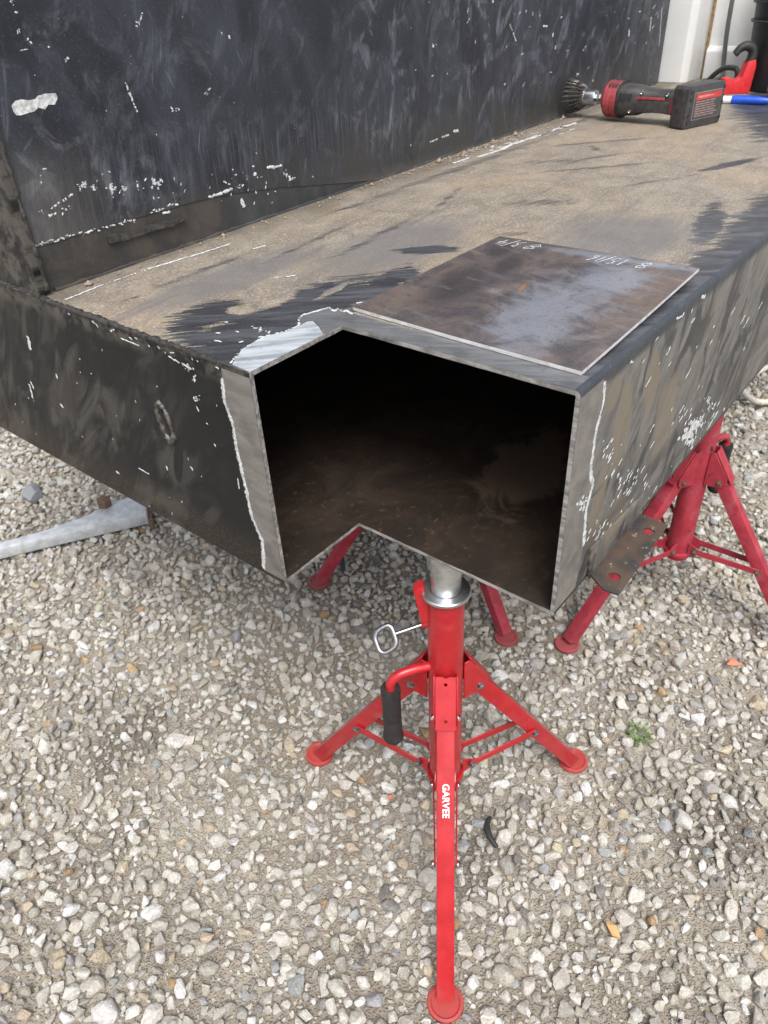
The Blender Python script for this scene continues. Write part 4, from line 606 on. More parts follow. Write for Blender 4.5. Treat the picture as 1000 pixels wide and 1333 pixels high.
M['boltz'] = plain('zinc_bolt', (0.34, 0.355, 0.37), 0.24, 0.95, 0.15, 80)
M['boltr'] = plain('rusty_bolt', (0.13, 0.085, 0.06), 0.7, 0.3, 0.5, 120, 0.4)
M['grip'] = plain('black_rubber', (0.018, 0.017, 0.017), 0.6, 0, 0.3, 90, 0.25)
M['letter'] = plain('white_print', (0.80, 0.78, 0.77), 0.5, 0, 0.06, 200)

def RZ(r, z, off=0.0): return Vector((r, off, z))
def leg_meshes(red):
    d = {}
    bm = BM(); beam(bm, RZ(0.046, 0.470), RZ(0.331, 0.020), 0.031, 0.031, Vector((1, 0, 0.6))); d['leg'] = mesh_of('leg', bm, red, bevel=0.003, seg=2)
    bm = BM(); lathe(bm, (0.338, 0, 0.004), (0, 0, 1), [(0, 0.0), (0, 0.031), (0.004, 0.033), (0.009, 0.032), (0.010, 0.027), (0.007, 0.024), (0.007, 0.0)], 28); d['foot_pad'] = mesh_of('foot_pad', bm, red, smooth=40)
    bm = BM()
    for s_ in (-1, 1):
        prism(bm, [(0.026, 0.522), (0.037, 0.524), (0.0755, 0.462), (0.0765, 0.444), (0.066, 0.432), (0.026, 0.430)], (0, s_ * 0.0195 - 0.0015, 0), (1, 0, 0), (0, 0, 1), (0, 1, 0), 0.003)
    v = Vector((0.049, 0, -0.080)); L = v.length; v.normalize(); nrm = Vector((0.080, 0, 0.049)).normalized()
    prism(bm, [(-0.0178, 0.0), (-0.006, 0.0), (0, 0.003), (0.006, 0.0), (0.0178, 0.0), (0.0178, L), (-0.0178, L)], RZ(0.037, 0.525), (0, 1, 0), v, nrm, 0.003, [circ(0, 0.014, 0.0028, 10), circ(0, L - 0.016, 0.0028, 10)])
    d['bracket'] = mesh_of('bracket', bm, red, bevel=0.0008, seg=1)
    for i, s_ in enumerate((-1, 1)):
        bm = BM(); a, b = RZ(0.044, 0.226, s_ * 0.0225), RZ(0.203, 0.222, s_ * 0.0185); beam(bm, a, b, 0.003, 0.017); d['brace%d' % i] = mesh_of('brace', bm, red, bevel=0.0008, seg=1)
    for i, s_ in enumerate((-1, 1)):
        bm = BM(); prism(bm, [(0.028, 0.245), (0.045, 0.238), (0.056, 0.224), (0.050, 0.212), (0.028, 0.204)], (0, s_ * 0.019 - 0.0015, 0), (1, 0, 0), (0, 0, 1), (0, 1, 0), 0.003); d['lug%d' % i] = mesh_of('lug', bm, red, bevel=0.0006, seg=1)
    return d
BOLTS = [(0.060, 0.446, 0.021), (0.199, 0.222, 0.0215), (0.046, 0.226, 0.0245)]
def bolt_mesh(mat):
    bm = BM(); lathe(bm, (0, 0, 0), (0, 1, 0), [(-0.002, 0.0072), (0, 0.0072), (0.0008, 0.0058), (0.0045, 0.0058), (0.0055, 0.0045), (0.0056, 0)], 6); lathe(bm, (0, 0, 0), (0, 1, 0), [(0, 0.0078), (0.0009, 0.0078), (0.001, 0)], 16)
    return mesh_of('bolt', bm, mat, smooth=25)
def make_stand(label, loc, a0, red, bolt, new, meshes, bmesh_, top=ZB - 0.0006):
    t = thing('pipe_stand', label, 'pipe stand', (loc[0], loc[1], 0), math.radians(a0), 'red folding pipe stands holding up the steel box')
    bm = BM(); lathe(bm, (0, 0, 0), (0, 0, 1), [(0.184, 0.0265), (0.184, 0.0305), (0.520, 0.0305), (0.683, 0.0305), (0.683, 0.0265)], 36, True); obj('base_tube', bm, red, t)
    bm = BM(); cyl(bm, (0, 0, 0.5), (0, 0, top), 0.0245, n=36); obj('inner_tube', bm, M['zinc'], t)
    bm = BM(); lathe(bm, (0, 0, 0), (0, 0, 1), [(0.684, 0.0255), (0.684, 0.0395), (0.686, 0.0405), (0.690, 0.0405), (0.6915, 0.039), (0.6915, 0.0255)], 40, True); obj('collar_ring', bm, M['zinc'], t)
    bm = BM(); lathe(bm, (0, 0, 0), (0, 0, 1), [(0.196, 0.0308), (0.196, 0.0355), (0.199, 0.0365), (0.2085, 0.0365), (0.2105, 0.035), (0.2105, 0.0308)], 36, True); obj('lower_collar', bm, red, t)
    for k in range(3):
        R_ = (0, 0, math.radians(120 * k)); leg = None
        for nm in ('leg', 'bracket', 'lug0', 'lug1', 'brace0', 'brace1'):
            o = obj(nm.rstrip('01'), meshes[nm], None, t); o.rotation_euler = R_
            if nm == 'leg': leg = o
        p = obj('foot_pad', meshes['foot_pad'], None, leg)
        for r, z, off in BOLTS:
            for s_ in (-1, 1):
                b = obj('bolt', bmesh_, None, t); b.location = Matrix.Rotation(R_[2], 3, 'Z') @ Vector((r, s_ * off, z)); b.rotation_euler = (0, 0, R_[2] + (0 if s_ > 0 else math.pi))
        if new and k == 1:
            cu = bpy.data.curves.new('lettering', 'FONT'); cu.body = 'GARVEE'; cu.size = 0.0162; cu.extrude = 0.0003; cu.align_x = 'LEFT'; cu.align_y = 'CENTER'; cu.space_character = 1.05; cu.offset = 0.0004
            to = bpy.data.objects.new('tmp', cu); COL.objects.link(to); dg = bpy.context.evaluated_depsgraph_get(); lm = bpy.data.meshes.new_from_object(to.evaluated_get(dg)); bpy.data.objects.remove(to)
            lm.materials.clear(); lm.materials.append(M['letter']); lt = obj('lettering', lm, None, leg)
            dd = (RZ(0.331, 0.020) - RZ(0.046, 0.470)).normalized(); yy = Vector((0, 1, 0)); nn = dd.cross(yy)
            if nn.x < 0: yy = -yy; nn = dd.cross(yy)
            p0 = RZ(0.046, 0.470) + dd * 0.138 + nn * 0.0159
            lt.matrix_local = Matrix(((dd.x, yy.x, nn.x, p0.x), (dd.y, yy.y, nn.y, p0.y), (dd.z, yy.z, nn.z, p0.z), (0, 0, 0, 1)))
    # guard fin and lock pin near the top, carry handle with rubber grip lower down
    fa = math.radians(33) if new else math.radians(5); fd, fp = Vector((math.cos(fa), math.sin(fa), 0)), Vector((-math.sin(fa), math.cos(fa), 0))
    bm = BM(); prism(bm, [(0.028, 0.628), (0.040, 0.620), (0.052, 0.696), (0.036, 0.706), (0.034, 0.690), (0.028, 0.682)], fp * -0.010, fd, (0, 0, 1), fp, 0.020); obj('pin_guard', bm, red, t, bevel=0.002)
    bm = BM(); cyl(bm, fd * 0.024 + Vector((0, 0, 0.617)), fd * 0.040 + Vector((0, 0, 0.614)), 0.0075, n=14)
    q = obj('pin_boss', bm, red, t)
    pa = fa + math.radians(12); pd = Vector((math.cos(pa), math.sin(pa), -0.22)).normalized(); sd_ = Vector((-math.sin(pa), math.cos(pa), 0)); ud = sd_.cross(pd) * -1
    p0 = fd * 0.030 + Vector((0, 0, 0.616)); e = p0 + pd * 0.058; ld = (pd * 0.9 + ud * -0.25).normalized(); lu = (ud * 0.65 - sd_ * 0.60).normalized()
    loop = [e + ld * x + lu * y for x, y in ((0, 0.0), (0.001, 0.012), (0.008, 0.019), (0.024, 0.019), (0.033, 0.012), (0.034, 0.0), (0.033, -0.012), (0.025, -0.019), (0.008, -0.019), (0.001, -0.012))]
    bm = BM(); sweep(bm, curve_pts([p0, p0 + pd * 0.03, e], 4), 0.0036, 10); cp = curve_pts(loop + [loop[0]], 5)[:-1]; sweep(bm, cp, 0.0043, 12, True); obj('lock_pin', bm, M['boltz'], t, smooth=60)
    ha = math.radians(50) if new else math.radians(307); hd = Vector((math.cos(ha), math.sin(ha), 0)); z0 = 0.520
    bm = BM(); sweep(bm, curve_pts([hd * 0.026 + Vector((0, 0, z0)), hd * 0.060 + Vector((0, 0, z0 + 0.002)), hd * 0.085 + Vector((0, 0, z0 - 0.002)), hd * 0.098 + Vector((0, 0, z0 - 0.014)), hd * 0.101 + Vector((0, 0, z0 - 0.035)), hd * 0.101 + Vector((0, 0, z0 - 0.15))], 6), 0.0085, 14)
    hn = obj('handle', bm, red, t, smooth=60)
    bm = BM(); zt_ = z0 - 0.030; lathe(bm, hd * 0.101 + Vector((0, 0, zt_)), (0, 0, -1), [(0, 0.009), (0, 0.0170), (0.006, 0.0180), (0.012, 0.0172), (0.06, 0.0168), (0.120, 0.0172), (0.126, 0.0190), (0.133, 0.0190), (0.141, 0.014), (0.142, 0)], 24); obj('grip', bm, M['grip'], hn, smooth=50)
    if new:
        ca = math.radians(38); c1 = Vector((math.cos(ca), math.sin(ca), 0)); bm = BM(); sweep(bm, curve_pts([c1 * 0.030 + Vector((0, 0, 0.199)), c1 * 0.045 + Vector((0, 0, 0.195)), c1 * 0.062 + Vector((0, 0.003, 0.187)), c1 * 0.070 + Vector((0.002, 0, 0.176))], 4), 0.0016, 8); obj('hitch_clip', bm, M['boltz'], t, smooth=60)
    return t
mn_, mo_ = leg_meshes(M['red']), leg_meshes(M['oldred']); bn_, bo_ = bolt_mesh(M['boltz']), bolt_mesh(M['boltr'])
make_stand('clean bright red folding pipe stand with white lettering under the cut corner', STANDS[0][0], STANDS[0][1], M['red'], bn_, True, mn_, bn_)
make_stand('chipped faded red pipe stand under the long side of the box beyond the rusty tab', STANDS[1][0], STANDS[1][1], M['oldred'], bo_, False, mo_, bo_)
make_stand('faded red pipe stand mostly hidden under the middle of the box, only two feet showing', STANDS[2][0], STANDS[2][1], M['oldred'], bo_, False, mo_, bo_)

# ------------------------------------------------------------------ loose steel plate with chalked sizes
def mat_plate():
    g = G('mill_scale_plate'); u = g.uv(0, 1); n = g.noise(u, 16, 8, 0.70, 0.9); n2 = g.noise(u, 7, 7, 0.68, 0.8); st = g.streak(u, 60, 1.35, 8, 5, 0.7); f = g.noise(u, 330, 3, 0.7)
    c = g.mix(g.ramp(n, 0.36, 0.64), (0.090, 0.084, 0.095), (0.200, 0.160, 0.142)); c = g.mix(g.mul(g.ramp(n2, 0.50, 0.68), 0.65), c, (0.21, 0.135, 0.095))
    blue = g.ramp(g.add(g.blobs(u, [((0.87, 0.44), 0.20, 0.09, 0.1), ((1.00, 0.42), 0.14, 0.08, 0.2), ((0.80, 0.44), 0.05, 0.06, 0.0), ((1.10, 0.45), 0.02, 0.20, 0.0)]), g.add(g.mul(g.sub(st, 0.5), 0.9), g.mul(g.sub(n, 0.5), 1.6))), 0.0, 0.8); c = g.mix(g.mul(blue, 0.75), c, (0.29, 0.32, 0.38))  # bluish sheen painted into the plate colour
    dk = g.ramp(g.add(g.blobs(u, [((1.06, 0.63), 0.06, 0.03, 0.4), ((0.90, 0.60), 0.12, 0.05, 0.2), ((1.0, 0.58), 0.08, 0.03, 0.2)]), g.mul(g.sub(n, 0.5), 2.2)), 0.1, 0.6); c = g.mix(g.mul(dk, 0.7), c, (0.045, 0.042, 0.046))
    orange = g.ramp(g.blob(u, (0.930, 0.512), 0.020, 0.0035, 0.25), 0.0, 0.4); c = g.mix(orange, c, (0.42, 0.20, 0.08)); ol = g.ramp(g.blob(u, (0.90, 0.54), 0.014, 0.014, 0), 0.0, 0.8); c = g.mix(g.mul(ol, 0.6), c, (0.32, 0.31, 0.32))
    c = g.mix(g.mul(g.ramp(f, 0.56, 0.66), 0.4), c, (0.33, 0.30, 0.28)); f2 = g.noise(u, 70, 6, 0.8); c = g.mix(g.mul(g.ramp(f2, 0.55, 0.66), 0.5), c, (0.21, 0.125, 0.08)); c = g.mix(g.mul(g.ramp(f2, 0.45, 0.36), 0.5), c, (0.045, 0.043, 0.05)); c = g.mix(g.mul(g.ramp(st, 0.56, 0.66), 0.4), c, (0.25, 0.27, 0.31)); g.bump(g.add(n, g.mul(st, 0.5)), 0.2, 0.001)
    return g.fin(c, g.mixf(g.ramp(n2, 0.35, 0.65), 0.28, 0.42), 0.45, 0.5)
M['plate'] = mat_plate(); M['brightedge'] = mat_bare('sheared_bright_edge', (0.50, 0.49, 0.48), (0.70, 0.69, 0.68), 0.5, 0.2, 0.2)
plate = thing('steel_plate', 'loose rusty brown steel plate with chalked sizes lying on the deck by the cut', 'steel plate', (0, 0, 0))
PZ = ZT + 0.0012
corner = [(0.7475, 0.6750), (0.7400, 0.4990), (0.7369, 0.3226), (0.925, 0.3245), (1.1125, 0.3275), (1.1205, 0.50), (1.1269, 0.6710), (0.937, 0.6735)]
bm = BM(); prism(bm, corner, (0, 0, PZ), (1, 0, 0), (0, 1, 0), (0, 0, 1), 0.0048)
def lift(x, y): return 0.009 * max(0, (x - 0.74) / 0.38) * max(0, 1 - (y - 0.32) / 0.35)
for v in bm.verts: v.co.z += lift(v.co.x, v.co.y)
slots(bm, lambda n, c: 0 if n.z > 0.5 else 1); obj('sheet', bm, [M['plate'], M['brightedge']], plate, smooth=0, fix=False)
GLY = {'8': [(0.75, 0.98, 0.2, 0.72), (0.2, 0.72, 0.8, 0.32), (0.8, 0.32, 0.35, 0.02), (0.35, 0.02, 0.15, 0.3), (0.15, 0.3, 0.85, 0.75), (0.85, 0.75, 0.75, 0.98)],
       '1': [(0.55, 1.0, 0.4, 0.0)], '5': [(0.85, 1.0, 0.35, 0.95), (0.35, 0.95, 0.3, 0.6), (0.3, 0.6, 0.75, 0.5), (0.75, 0.5, 0.7, 0.1), (0.7, 0.1, 0.15, 0.02)],
       '/': [(0.8, 1.15, 0.1, -0.2)], '6': [(0.7, 1.0, 0.25, 0.45), (0.25, 0.45, 0.35, 0.02), (0.35, 0.02, 0.75, 0.2), (0.75, 0.2, 0.3, 0.45)],
       '3': [(0.2, 0.95, 0.75, 0.85), (0.75, 0.85, 0.4, 0.55), (0.4, 0.55, 0.8, 0.3), (0.8, 0.3, 0.15, 0.02)], '4': [(0.3, 1.0, 0.15, 0.4), (0.15, 0.4, 0.9, 0.45), (0.65, 0.9, 0.5, 0.0)], ' ': []}
def chalk(txt, y0, x0, hh, wds):
    out, y = [], y0
    for ch, wd in zip(txt, wds):
        for a, b, c, d in GLY[ch]: out.append(tuple(q * 1e4 for q in (y + a * wd + b * hh * 0.18, -(x0 - b * hh), y + c * wd + d * hh * 0.18, -(x0 - d * hh), 0.0017)))
        y += wd * 1.0
    return out
CH = chalk('8 15/16', 0.388, 1.103, 0.028, [0.020, 0.018, 0.010, 0.017, 0.010, 0.008, 0.015]) + chalk('8 3/4', 0.575, 1.113, 0.030, [0.026, 0.006, 0.018, 0.011, 0.020])
# the plate is lifted at this end, so the chalk follows its slope
ck = chips('chalk_writing', CH, (0, 0, PZ + 0.0049), (0, 1, 0), (-1, 0, 0), (0, 0, 1), plate, 8, plain('chalk', (0.46, 0.49, 0.51), 0.9, 0, 0.35, 300), 0.0002)
for v in ck.data.vertices: v.co.z += lift(v.co.x, v.co.y)

# ------------------------------------------------------------------ tools on the far end of the deck
M['blackp'] = plain('black_tool_plastic', (0.038, 0.037, 0.038), 0.5, 0, 0.3, 70, 0.3)
M['redp'] = plain('red_tool_plastic', (0.27, 0.040, 0.050), 0.5, 0, 0.25, 60, 0.2)
M['steelw'] = plain('steel_wire', (0.075, 0.070, 0.066), 0.42, 0.6, 0.4, 200)
gr = thing('die_grinder', 'red and black cordless die grinder with wire cup brush lying on the deck', 'grinder', (2.225, 0.735, ZT))
bm = BM(); ax = (0, 1, 0); zc = 0.053
lathe(bm, (0, 0.215, zc), ax, [(0, 0.030), (0.003, 0.041), (0.008, 0.045), (0.022, 0.045), (0.024, 0.043), (0.026, 0.045), (0.040, 0.0455), (0.046, 0.041), (0.048, 0.032), (0.053, 0.030), (0.058, 0.018), (0.060, 0)], 28); hd = obj('gear_head', bm, M['redp'], gr, smooth=35)
for k in range(3):
    bm = BM(); beam(bm, (-0.036 + 0.0, 0.226 + k * 0.009, zc + 0.036), (0.020, 0.226 + k * 0.009, zc + 0.049), 0.003, 0.004); obj('vent_slot', bm, M['blackp'], hd, smooth=0)
bm = BM(); secs = [(0.035, 0.037, 0.032, 0.048), (0.055, 0.038, 0.033, 0.052), (0.075, 0.034, 0.030, 0.053), (0.11, 0.032, 0.028, 0.054), (0.15, 0.034, 0.031, 0.054), (0.165, 0.039, 0.036, 0.053), (0.19, 0.041, 0.038, 0.053), (0.222, 0.042, 0.040, 0.053)]; rings = []
for y, a, b, z in secs: rings.append([bm.verts.new((a * math.copysign(abs(math.cos(t)) ** 0.7, math.cos(t)), y, z + b * math.copysign(abs(math.sin(t)) ** 0.7, math.sin(t)))) for t in (2 * math.pi * i / 28 for i in range(28))])
for A, B in zip(rings, rings[1:]):
    for i in range(28): bm.faces.new((A[i], A[(i + 1) % 28], B[(i + 1) % 28], B[i]))
bm.faces.new(rings[0]); bm.faces.new(rings[-1][::-1]); bd = obj('body', bm, M['blackp'], gr, smooth=50)
bm = BM(); box(bm, (-0.0405, 0.060, 0.030), (-0.028, 0.160, 0.058)); obj('paddle_switch', bm, M['blackp'], gr, bevel=0.002)
bm = BM(); box(bm, (-0.0425, 0.046, 0.030), (-0.034, 0.068, 0.064)); obj('red_latch', bm, M['redp'], gr, bevel=0.001)
bm = BM(); box(bm, (-0.038, 0.085, 0.060), (-0.026, 0.180, 0.066)); obj('red_trim', bm, M['redp'], gr, bevel=0.001)
for y_, z_ in ((0.080, 0.074), (0.150, 0.076), (0.178, 0.030)):
    bm = BM(); lathe(bm, (-0.0335, y_, z_), (-1, 0, 0), [(0, 0.0042), (0.004, 0.0042), (0.0045, 0.003), (0.003, 0.0015), (0.003, 0)], 12); obj('screw', bm, M['boltz'], bd)
for k in range(5):
    bm = BM(); beam(bm, (-0.0415, 0.178 + k * 0.007, zc + 0.004), (-0.0395, 0.178 + k * 0.007, zc + 0.020), 0.003, 0.004); obj('vent_slot', bm, M['grip'], bd, smooth=0)
bm = BM(); lathe(bm, (0, 0.2105, zc), (0, 1, 0), [(0, 0.040), (0.0, 0.0465), (0.004, 0.0475), (0.008, 0.0465), (0.008, 0.040)], 28, True); obj('rubber_ring', bm, M['grip'], gr)
bm = BM(); cyl(bm, (0, 0.270, zc), (0, 0.300, zc), 0.0105, n=6); cyl(bm, (0, 0.282, zc), (0, 0.288, zc), 0.013, n=6); obj('collet', bm, M['boltz'], gr, smooth=30)
br = None; bm = BM(); lathe(bm, (0, 0.296, zc), ax, [(0, 0.0), (0, 0.019), (0.004, 0.0205), (0.030, 0.0205), (0.033, 0.023), (0.033, 0.0)], 24); br = obj('brush_ferrule', bm, M['boltz'], gr, smooth=35)
rb = random.Random(2)
for k in range(20):                                    # twisted wire knots of the cup brush, one by one
    t = 2 * math.pi * k / 20; bm = BM(); u = Vector((math.cos(t), 0, math.sin(t))); tw = Vector((-math.sin(t), 0, math.cos(t)))
    base = Vector((0, 0.327, zc)); pts = [base + u * 0.019, base + u * 0.029 + Vector((0, 0.014, 0)) + tw * 0.003, base + u * 0.036 + Vector((0, 0.032, 0)) + tw * 0.007, base + u * (0.039 + rb.uniform(-0.002, 0.002)) + Vector((0, 0.054, 0)) + tw * 0.010]
    for s_ in (0.0, 1.0):
        off = [(u * math.cos(6.28 * s_ / 2 + j * 0.9) + tw * math.sin(6.28 * s_ / 2 + j * 0.9)) * 0.0016 for j in range(16)]; cp = curve_pts(pts, 5); sweep(bm, [c + o for c, o in zip(cp, off)], 0.0021, 5)
    obj('wire_knot', bm, M['steelw'], br, smooth=60)
bm = BM(); cyl(bm, (0, 0.328, zc), (0, 0.365, zc), 0.022, 0.030, 20); obj('brush_core', bm, M['blackp'], br)
# battery pack, turned a little
bt = obj('battery_pack', (lambda b: (prism(b, [(-0.074, 0.004), (-0.070, 0.0), (0.070, 0.0), (0.074, 0.004), (0.074, 0.090), (0.068, 0.0985), (-0.066, 0.0985), (-0.074, 0.092)], (0, -0.006, 0), (1, 0, 0), (0, 0, 1), (0, 1, 0), 0.046), b)[1])(BM()), M['blackp'], gr, bevel=0.004)
bt.location = (0.0, -0.004, 0.001); bt.rotation_euler = (0, 0, math.radians(-17.5))
def onface(nm, x0, x1, z0, z1, d, mat, par=bt, t=0.0012):
    bm = BM(); box(bm, (x0, -0.006 - t - d, z0), (x1, -0.006 - d + 0.0006, z1)); return obj(nm, bm, mat, par, smooth=0)
lab = onface('label', -0.045, 0.062, 0.020, 0.080, 0.0, plain('label_dark_print', (0.055, 0.052, 0.052), 0.5, 0, 0.2, 200))
onface('label_border', -0.047, 0.064, 0.018, 0.082, -0.0009, plain('label_grey_rim', (0.22, 0.21, 0.21), 0.5))
onface('label_band', -0.042, 0.059, 0.064, 0.078, 0.0006, plain('label_red', (0.45, 0.045, 0.045), 0.5), lab)
rl = random.Random(9)
for k in range(7):
    x0 = -0.040; z = 0.060 - k * 0.0055
    for j in range(4):
        wd = rl.uniform(0.010, 0.026)
        if x0 + wd < 0.058: onface('print_line', x0, x0 + wd, z - 0.0011, z + 0.0011, 0.0006, plain('label_print', (0.28, 0.20, 0.19), 0.6), lab)
        x0 += wd + 0.003
sg = BM(); sweep(sg, curve_pts([(-0.036 + i * 0.004, -0.0085, 0.071 + (0.003 if i % 2 else -0.003) * (1 - i / 30)) for i in range(17)], 3), 0.0006, 4); obj('script_mark', sg, plain('label_script', (0.62, 0.35, 0.33), 0.5), lab)
for x, z in ((-0.060, 0.085), (-0.060, 0.067), (-0.060, 0.030), (-0.060, 0.013), (0.068, 0.085), (0.068, 0.05), (0.068, 0.014)):
    bm = BM(); lathe(bm, (x, -0.0062, z), (0, -1, 0), [(0, 0.0042), (0.0012, 0.0042), (0.0013, 0.003), (0.0004, 0.002), (0.0003, 0)], 14); obj('screw', bm, M['grip'], bt)

mk = thing('marker_pen', 'white marker pen with blue cap lying behind the battery', 'marker', (2.59, 0.80, ZT), math.radians(-82))
M['blue'] = plain('blue_cap', (0.012, 0.075, 0.50), 0.35, 0, 0.1, 60); M['penw'] = plain('white_barrel', (0.74, 0.75, 0.75), 0.45, 0, 0.06, 60)
bm = BM(); lathe(bm, (-0.12, 0, 0.0105), (1, 0, 0), [(0, 0), (0, 0.009), (0.004, 0.0102), (0.11, 0.0102), (0.15, 0.0098), (0.155, 0)], 20); obj('barrel', bm, M['penw'], mk)
bm = BM(); lathe(bm, (0.030, 0, 0.0105), (1, 0, 0), [(0, 0), (0, 0.0118), (0.004, 0.0122), (0.075, 0.0105), (0.098, 0.0088), (0.106, 0.006), (0.108, 0)], 20); cp_ = obj('cap', bm, M['blue'], mk)
bm = BM(); beam(bm, (0.035, 0.0, 0.0225), (0.10, 0.0, 0.0215), 0.005, 0.002); obj('clip', bm, M['blue'], cp_, bevel=0.0005)

tl = thing('hooked_tool', 'red tool with black rubber hook handle standing by the white panel', 'tool', (2.80, 0.815, ZT), math.radians(-50)); tl.scale = (0.64, 0.75, 0.74)
M['redt'] = plain('red_tool_paint', (0.52, 0.02, 0.025), 0.4, 0, 0.15, 50)
bm = BM(); prism(bm, [(-0.092, 0.002), (-0.084, 0.0), (0.020, 0.0), (0.040, 0.004), (0.047, 0.10), (0.040, 0.125), (0.004, 0.118), (-0.012, 0.062), (-0.03, 0.052), (-0.075, 0.064), (-0.092, 0.058)], (0, -0.026, 0), (1, 0, 0), (0, 0, 1), (0, 1, 0), 0.052); obj('housing', bm, M['redt'], tl, bevel=0.005)
bm = BM(); hk = curve_pts([(0.024, 0, 0.105), (0.030, 0, 0.135), (0.024, 0, 0.160), (-0.005, 0, 0.173), (-0.035, 0, 0.166), (-0.056, 0, 0.146)], 6); sweep(bm, hk, 0.02, 14, False, [0.024 - 0.009 * (i / (len(hk) - 1)) for i in range(len(hk))]); obj('hook_grip', bm, M['grip'], tl, smooth=50)
bm = BM(); box(bm, (-0.088, -0.024, -0.0005), (0.03, 0.024, 0.0018)); obj('sole_pad', bm, M['grip'], tl)
cl = BM(); sweep(cl, curve_pts([(2.93, 0.965, ZT + 0.008), (2.90, 0.935, ZT + 0.035), (2.885, 0.905, ZT + 0.055), (2.875, 0.875, ZT + 0.060), (2.865, 0.852, ZT + 0.052), (2.860, 0.846, ZT + 0.008)], 6), 0.008, 12)
tag(obj('bent_bar', cl, plain('dark_iron_bar', (0.05, 0.05, 0.052), 0.55, 0.3, 0.3, 60), smooth=60), 'bent dark bar arching behind the red hooked tool', 'bar')
kn = BM(); lathe(kn, (2.745, 0.712, ZT + 0.025), (-0.25, -1, 0), [(-0.002, 0), (0, 0.012), (0.008, 0.020), (0.022, 0.024), (0.045, 0.0235), (0.10, 0.017), (0.16, 0.016), (0.165, 0)], 20)
tag(obj('wooden_grip', kn, plain('tan_wood', (0.36, 0.22, 0.15), 0.55, 0, 0.2, 40), smooth=50), 'tan rounded wooden tool grip at the edge of the deck beside the black bucket', 'tool grip')
M['bucket'] = plain('black_bucket_plastic', (0.030, 0.031, 0.036), 0.5, 0, 0.25, 30)
bk = thing('bucket', 'ribbed black plastic bucket standing on the far end of the deck', 'bucket', (2.935, 0.715, ZT))
bm = BM(); lathe(bm, (0, 0, 0), (0, 0, 1), [(0.001, 0), (0.001, 0.118), (0.006, 0.122), (0.38, 0.146), (0.38, 0.142), (0.008, 0.117), (0.008, 0)], 40); obj('shell', bm, M['bucket'], bk, smooth=40)
for z in (0.185, 0.235, 0.262):
    r = 0.122 + 0.024 * z / 0.374; bm = BM(); lathe(bm, (0, 0, z), (0, 0, 1), [(0, r - 0.001), (0, r + 0.008), (0.004, r + 0.009), (0.006, r + 0.007), (0.006, r - 0.001)], 40, True); obj('rib', bm, M['bucket'], bk, smooth=40)

# ------------------------------------------------------------------ white painted frame behind the wall
def mat_white():
    g = G('white_enamel'); o = g.obj(); n = g.noise(o, 7, 5, 0.6); st = g.noise(g.mapv(o, scale=(1, 1, 9)), 40, 4, 0.6); f = g.noise(o, 120, 4, 0.7)
    c = g.mix(g.ramp(n, 0.35, 0.7), (0.74, 0.75, 0.74), (0.83, 0.84, 0.83)); c = g.mix(g.mul(g.ramp(st, 0.62, 0.76), 0.55), c, (0.45, 0.30, 0.15)); c = g.mix(g.mul(g.ramp(f, 0.66, 0.72), 0.5), c, (0.35, 0.34, 0.33))
    g.bump(n, 0.1, 0.002); return g.fin(c, 0.4)
M['white'] = mat_white(); M['rustline'] = plain('rust_stain', (0.30, 0.19, 0.09), 0.8, 0, 0.5, 90)
wf = thing('white_frame', 'white painted steel post and panel with rust stains at the end of the wall', 'steel frame', (0, 0, 0))
bm = BM(); prism(bm, [(2.950, 1.145), (2.950, 1.062), (2.966, 1.043), (3.060, 1.040), (3.060, 1.145)], (0, 0, ZT + 0.0006), (1, 0, 0), (0, 1, 0), (0, 0, 1), 0.95); obj('post', bm, M['white'], wf, bevel=0.004)
bm = BM(); box(bm, (3.085, 0.20, ZT + 0.0006), (3.10, 1.1448, 2.05)); obj('panel', bm, M['white'], wf, smooth=0)
bm = BM(); prism(bm, [(3.0848, 0.0), (3.066, 0.0), (3.063, 0.085), (3.070, 0.094), (3.0848, 0.100)], (0, 0.20, ZT + 0.0006), (1, 0, 0), (0, 0, 1), (0, 1, 0), 0.828); obj('kick_ledge', bm, M['white'], wf, bevel=0.002)
bm = BM(); box(bm, (3.0765, 1.0302, ZT + 0.0006), (3.0848, 1.0385, 2.0)); obj('seam_strip', bm, M['rustline'], wf, smooth=0)
cb = BM(); sweep(cb, curve_pts([(3.045, 0.975, 2.02), (3.045, 0.972, 1.6), (3.045, 0.968, 1.36), (3.045, 0.965, 1.25), (3.04, 0.955, 1.16), (3.02, 0.945, 1.125), (2.99, 0.955, 1.117), (2.96, 0.985, 1.116)], 6), 0.0075, 12)
tag(obj('cable', cb, plain('grey_cable', (0.12, 0.125, 0.125), 0.55, 0, 0.15, 30), smooth=60), 'grey cable hanging down in front of the white panel', 'cable')

# ------------------------------------------------------------------ things lying in the gravel
M['galv'] = plain('galvanised_steel', (0.46, 0.48, 0.50), 0.5, 0.3, 0.16, 45, 0.2)
lv = thing('galvanised_strut', 'pale galvanised strut with a flared end lying on the gravel', 'strut', (0, 0, 0))
pa, pb = Vector((0.30, 2.36, 0.040)), Vector((1.03, 1.93, 0.040)); d_ = (pb - pa).normalized(); s_ = Vector((-d_.y, d_.x, 0)); L_ = (pb - pa).length
bm = BM(); prism(bm, [(0, -0.019), (0.50, -0.021), (L_, -0.028), (L_ + 0.004, 0.02), (L_ - 0.02, 0.110), (L_ - 0.10, 0.095), (L_ - 0.20, 0.050), (L_ - 0.32, 0.026), (0.45, 0.020), (0, 0.019)], pa - Vector((0, 0, 0.022)), d_, s_, (0, 0, 1), 0.040); obj('bar', bm, M['galv'], lv, bevel=0.006)
M['rust'] = plain('brown_rust', (0.13, 0.075, 0.055), 0.8, 0, 0.4, 60, 0.5)
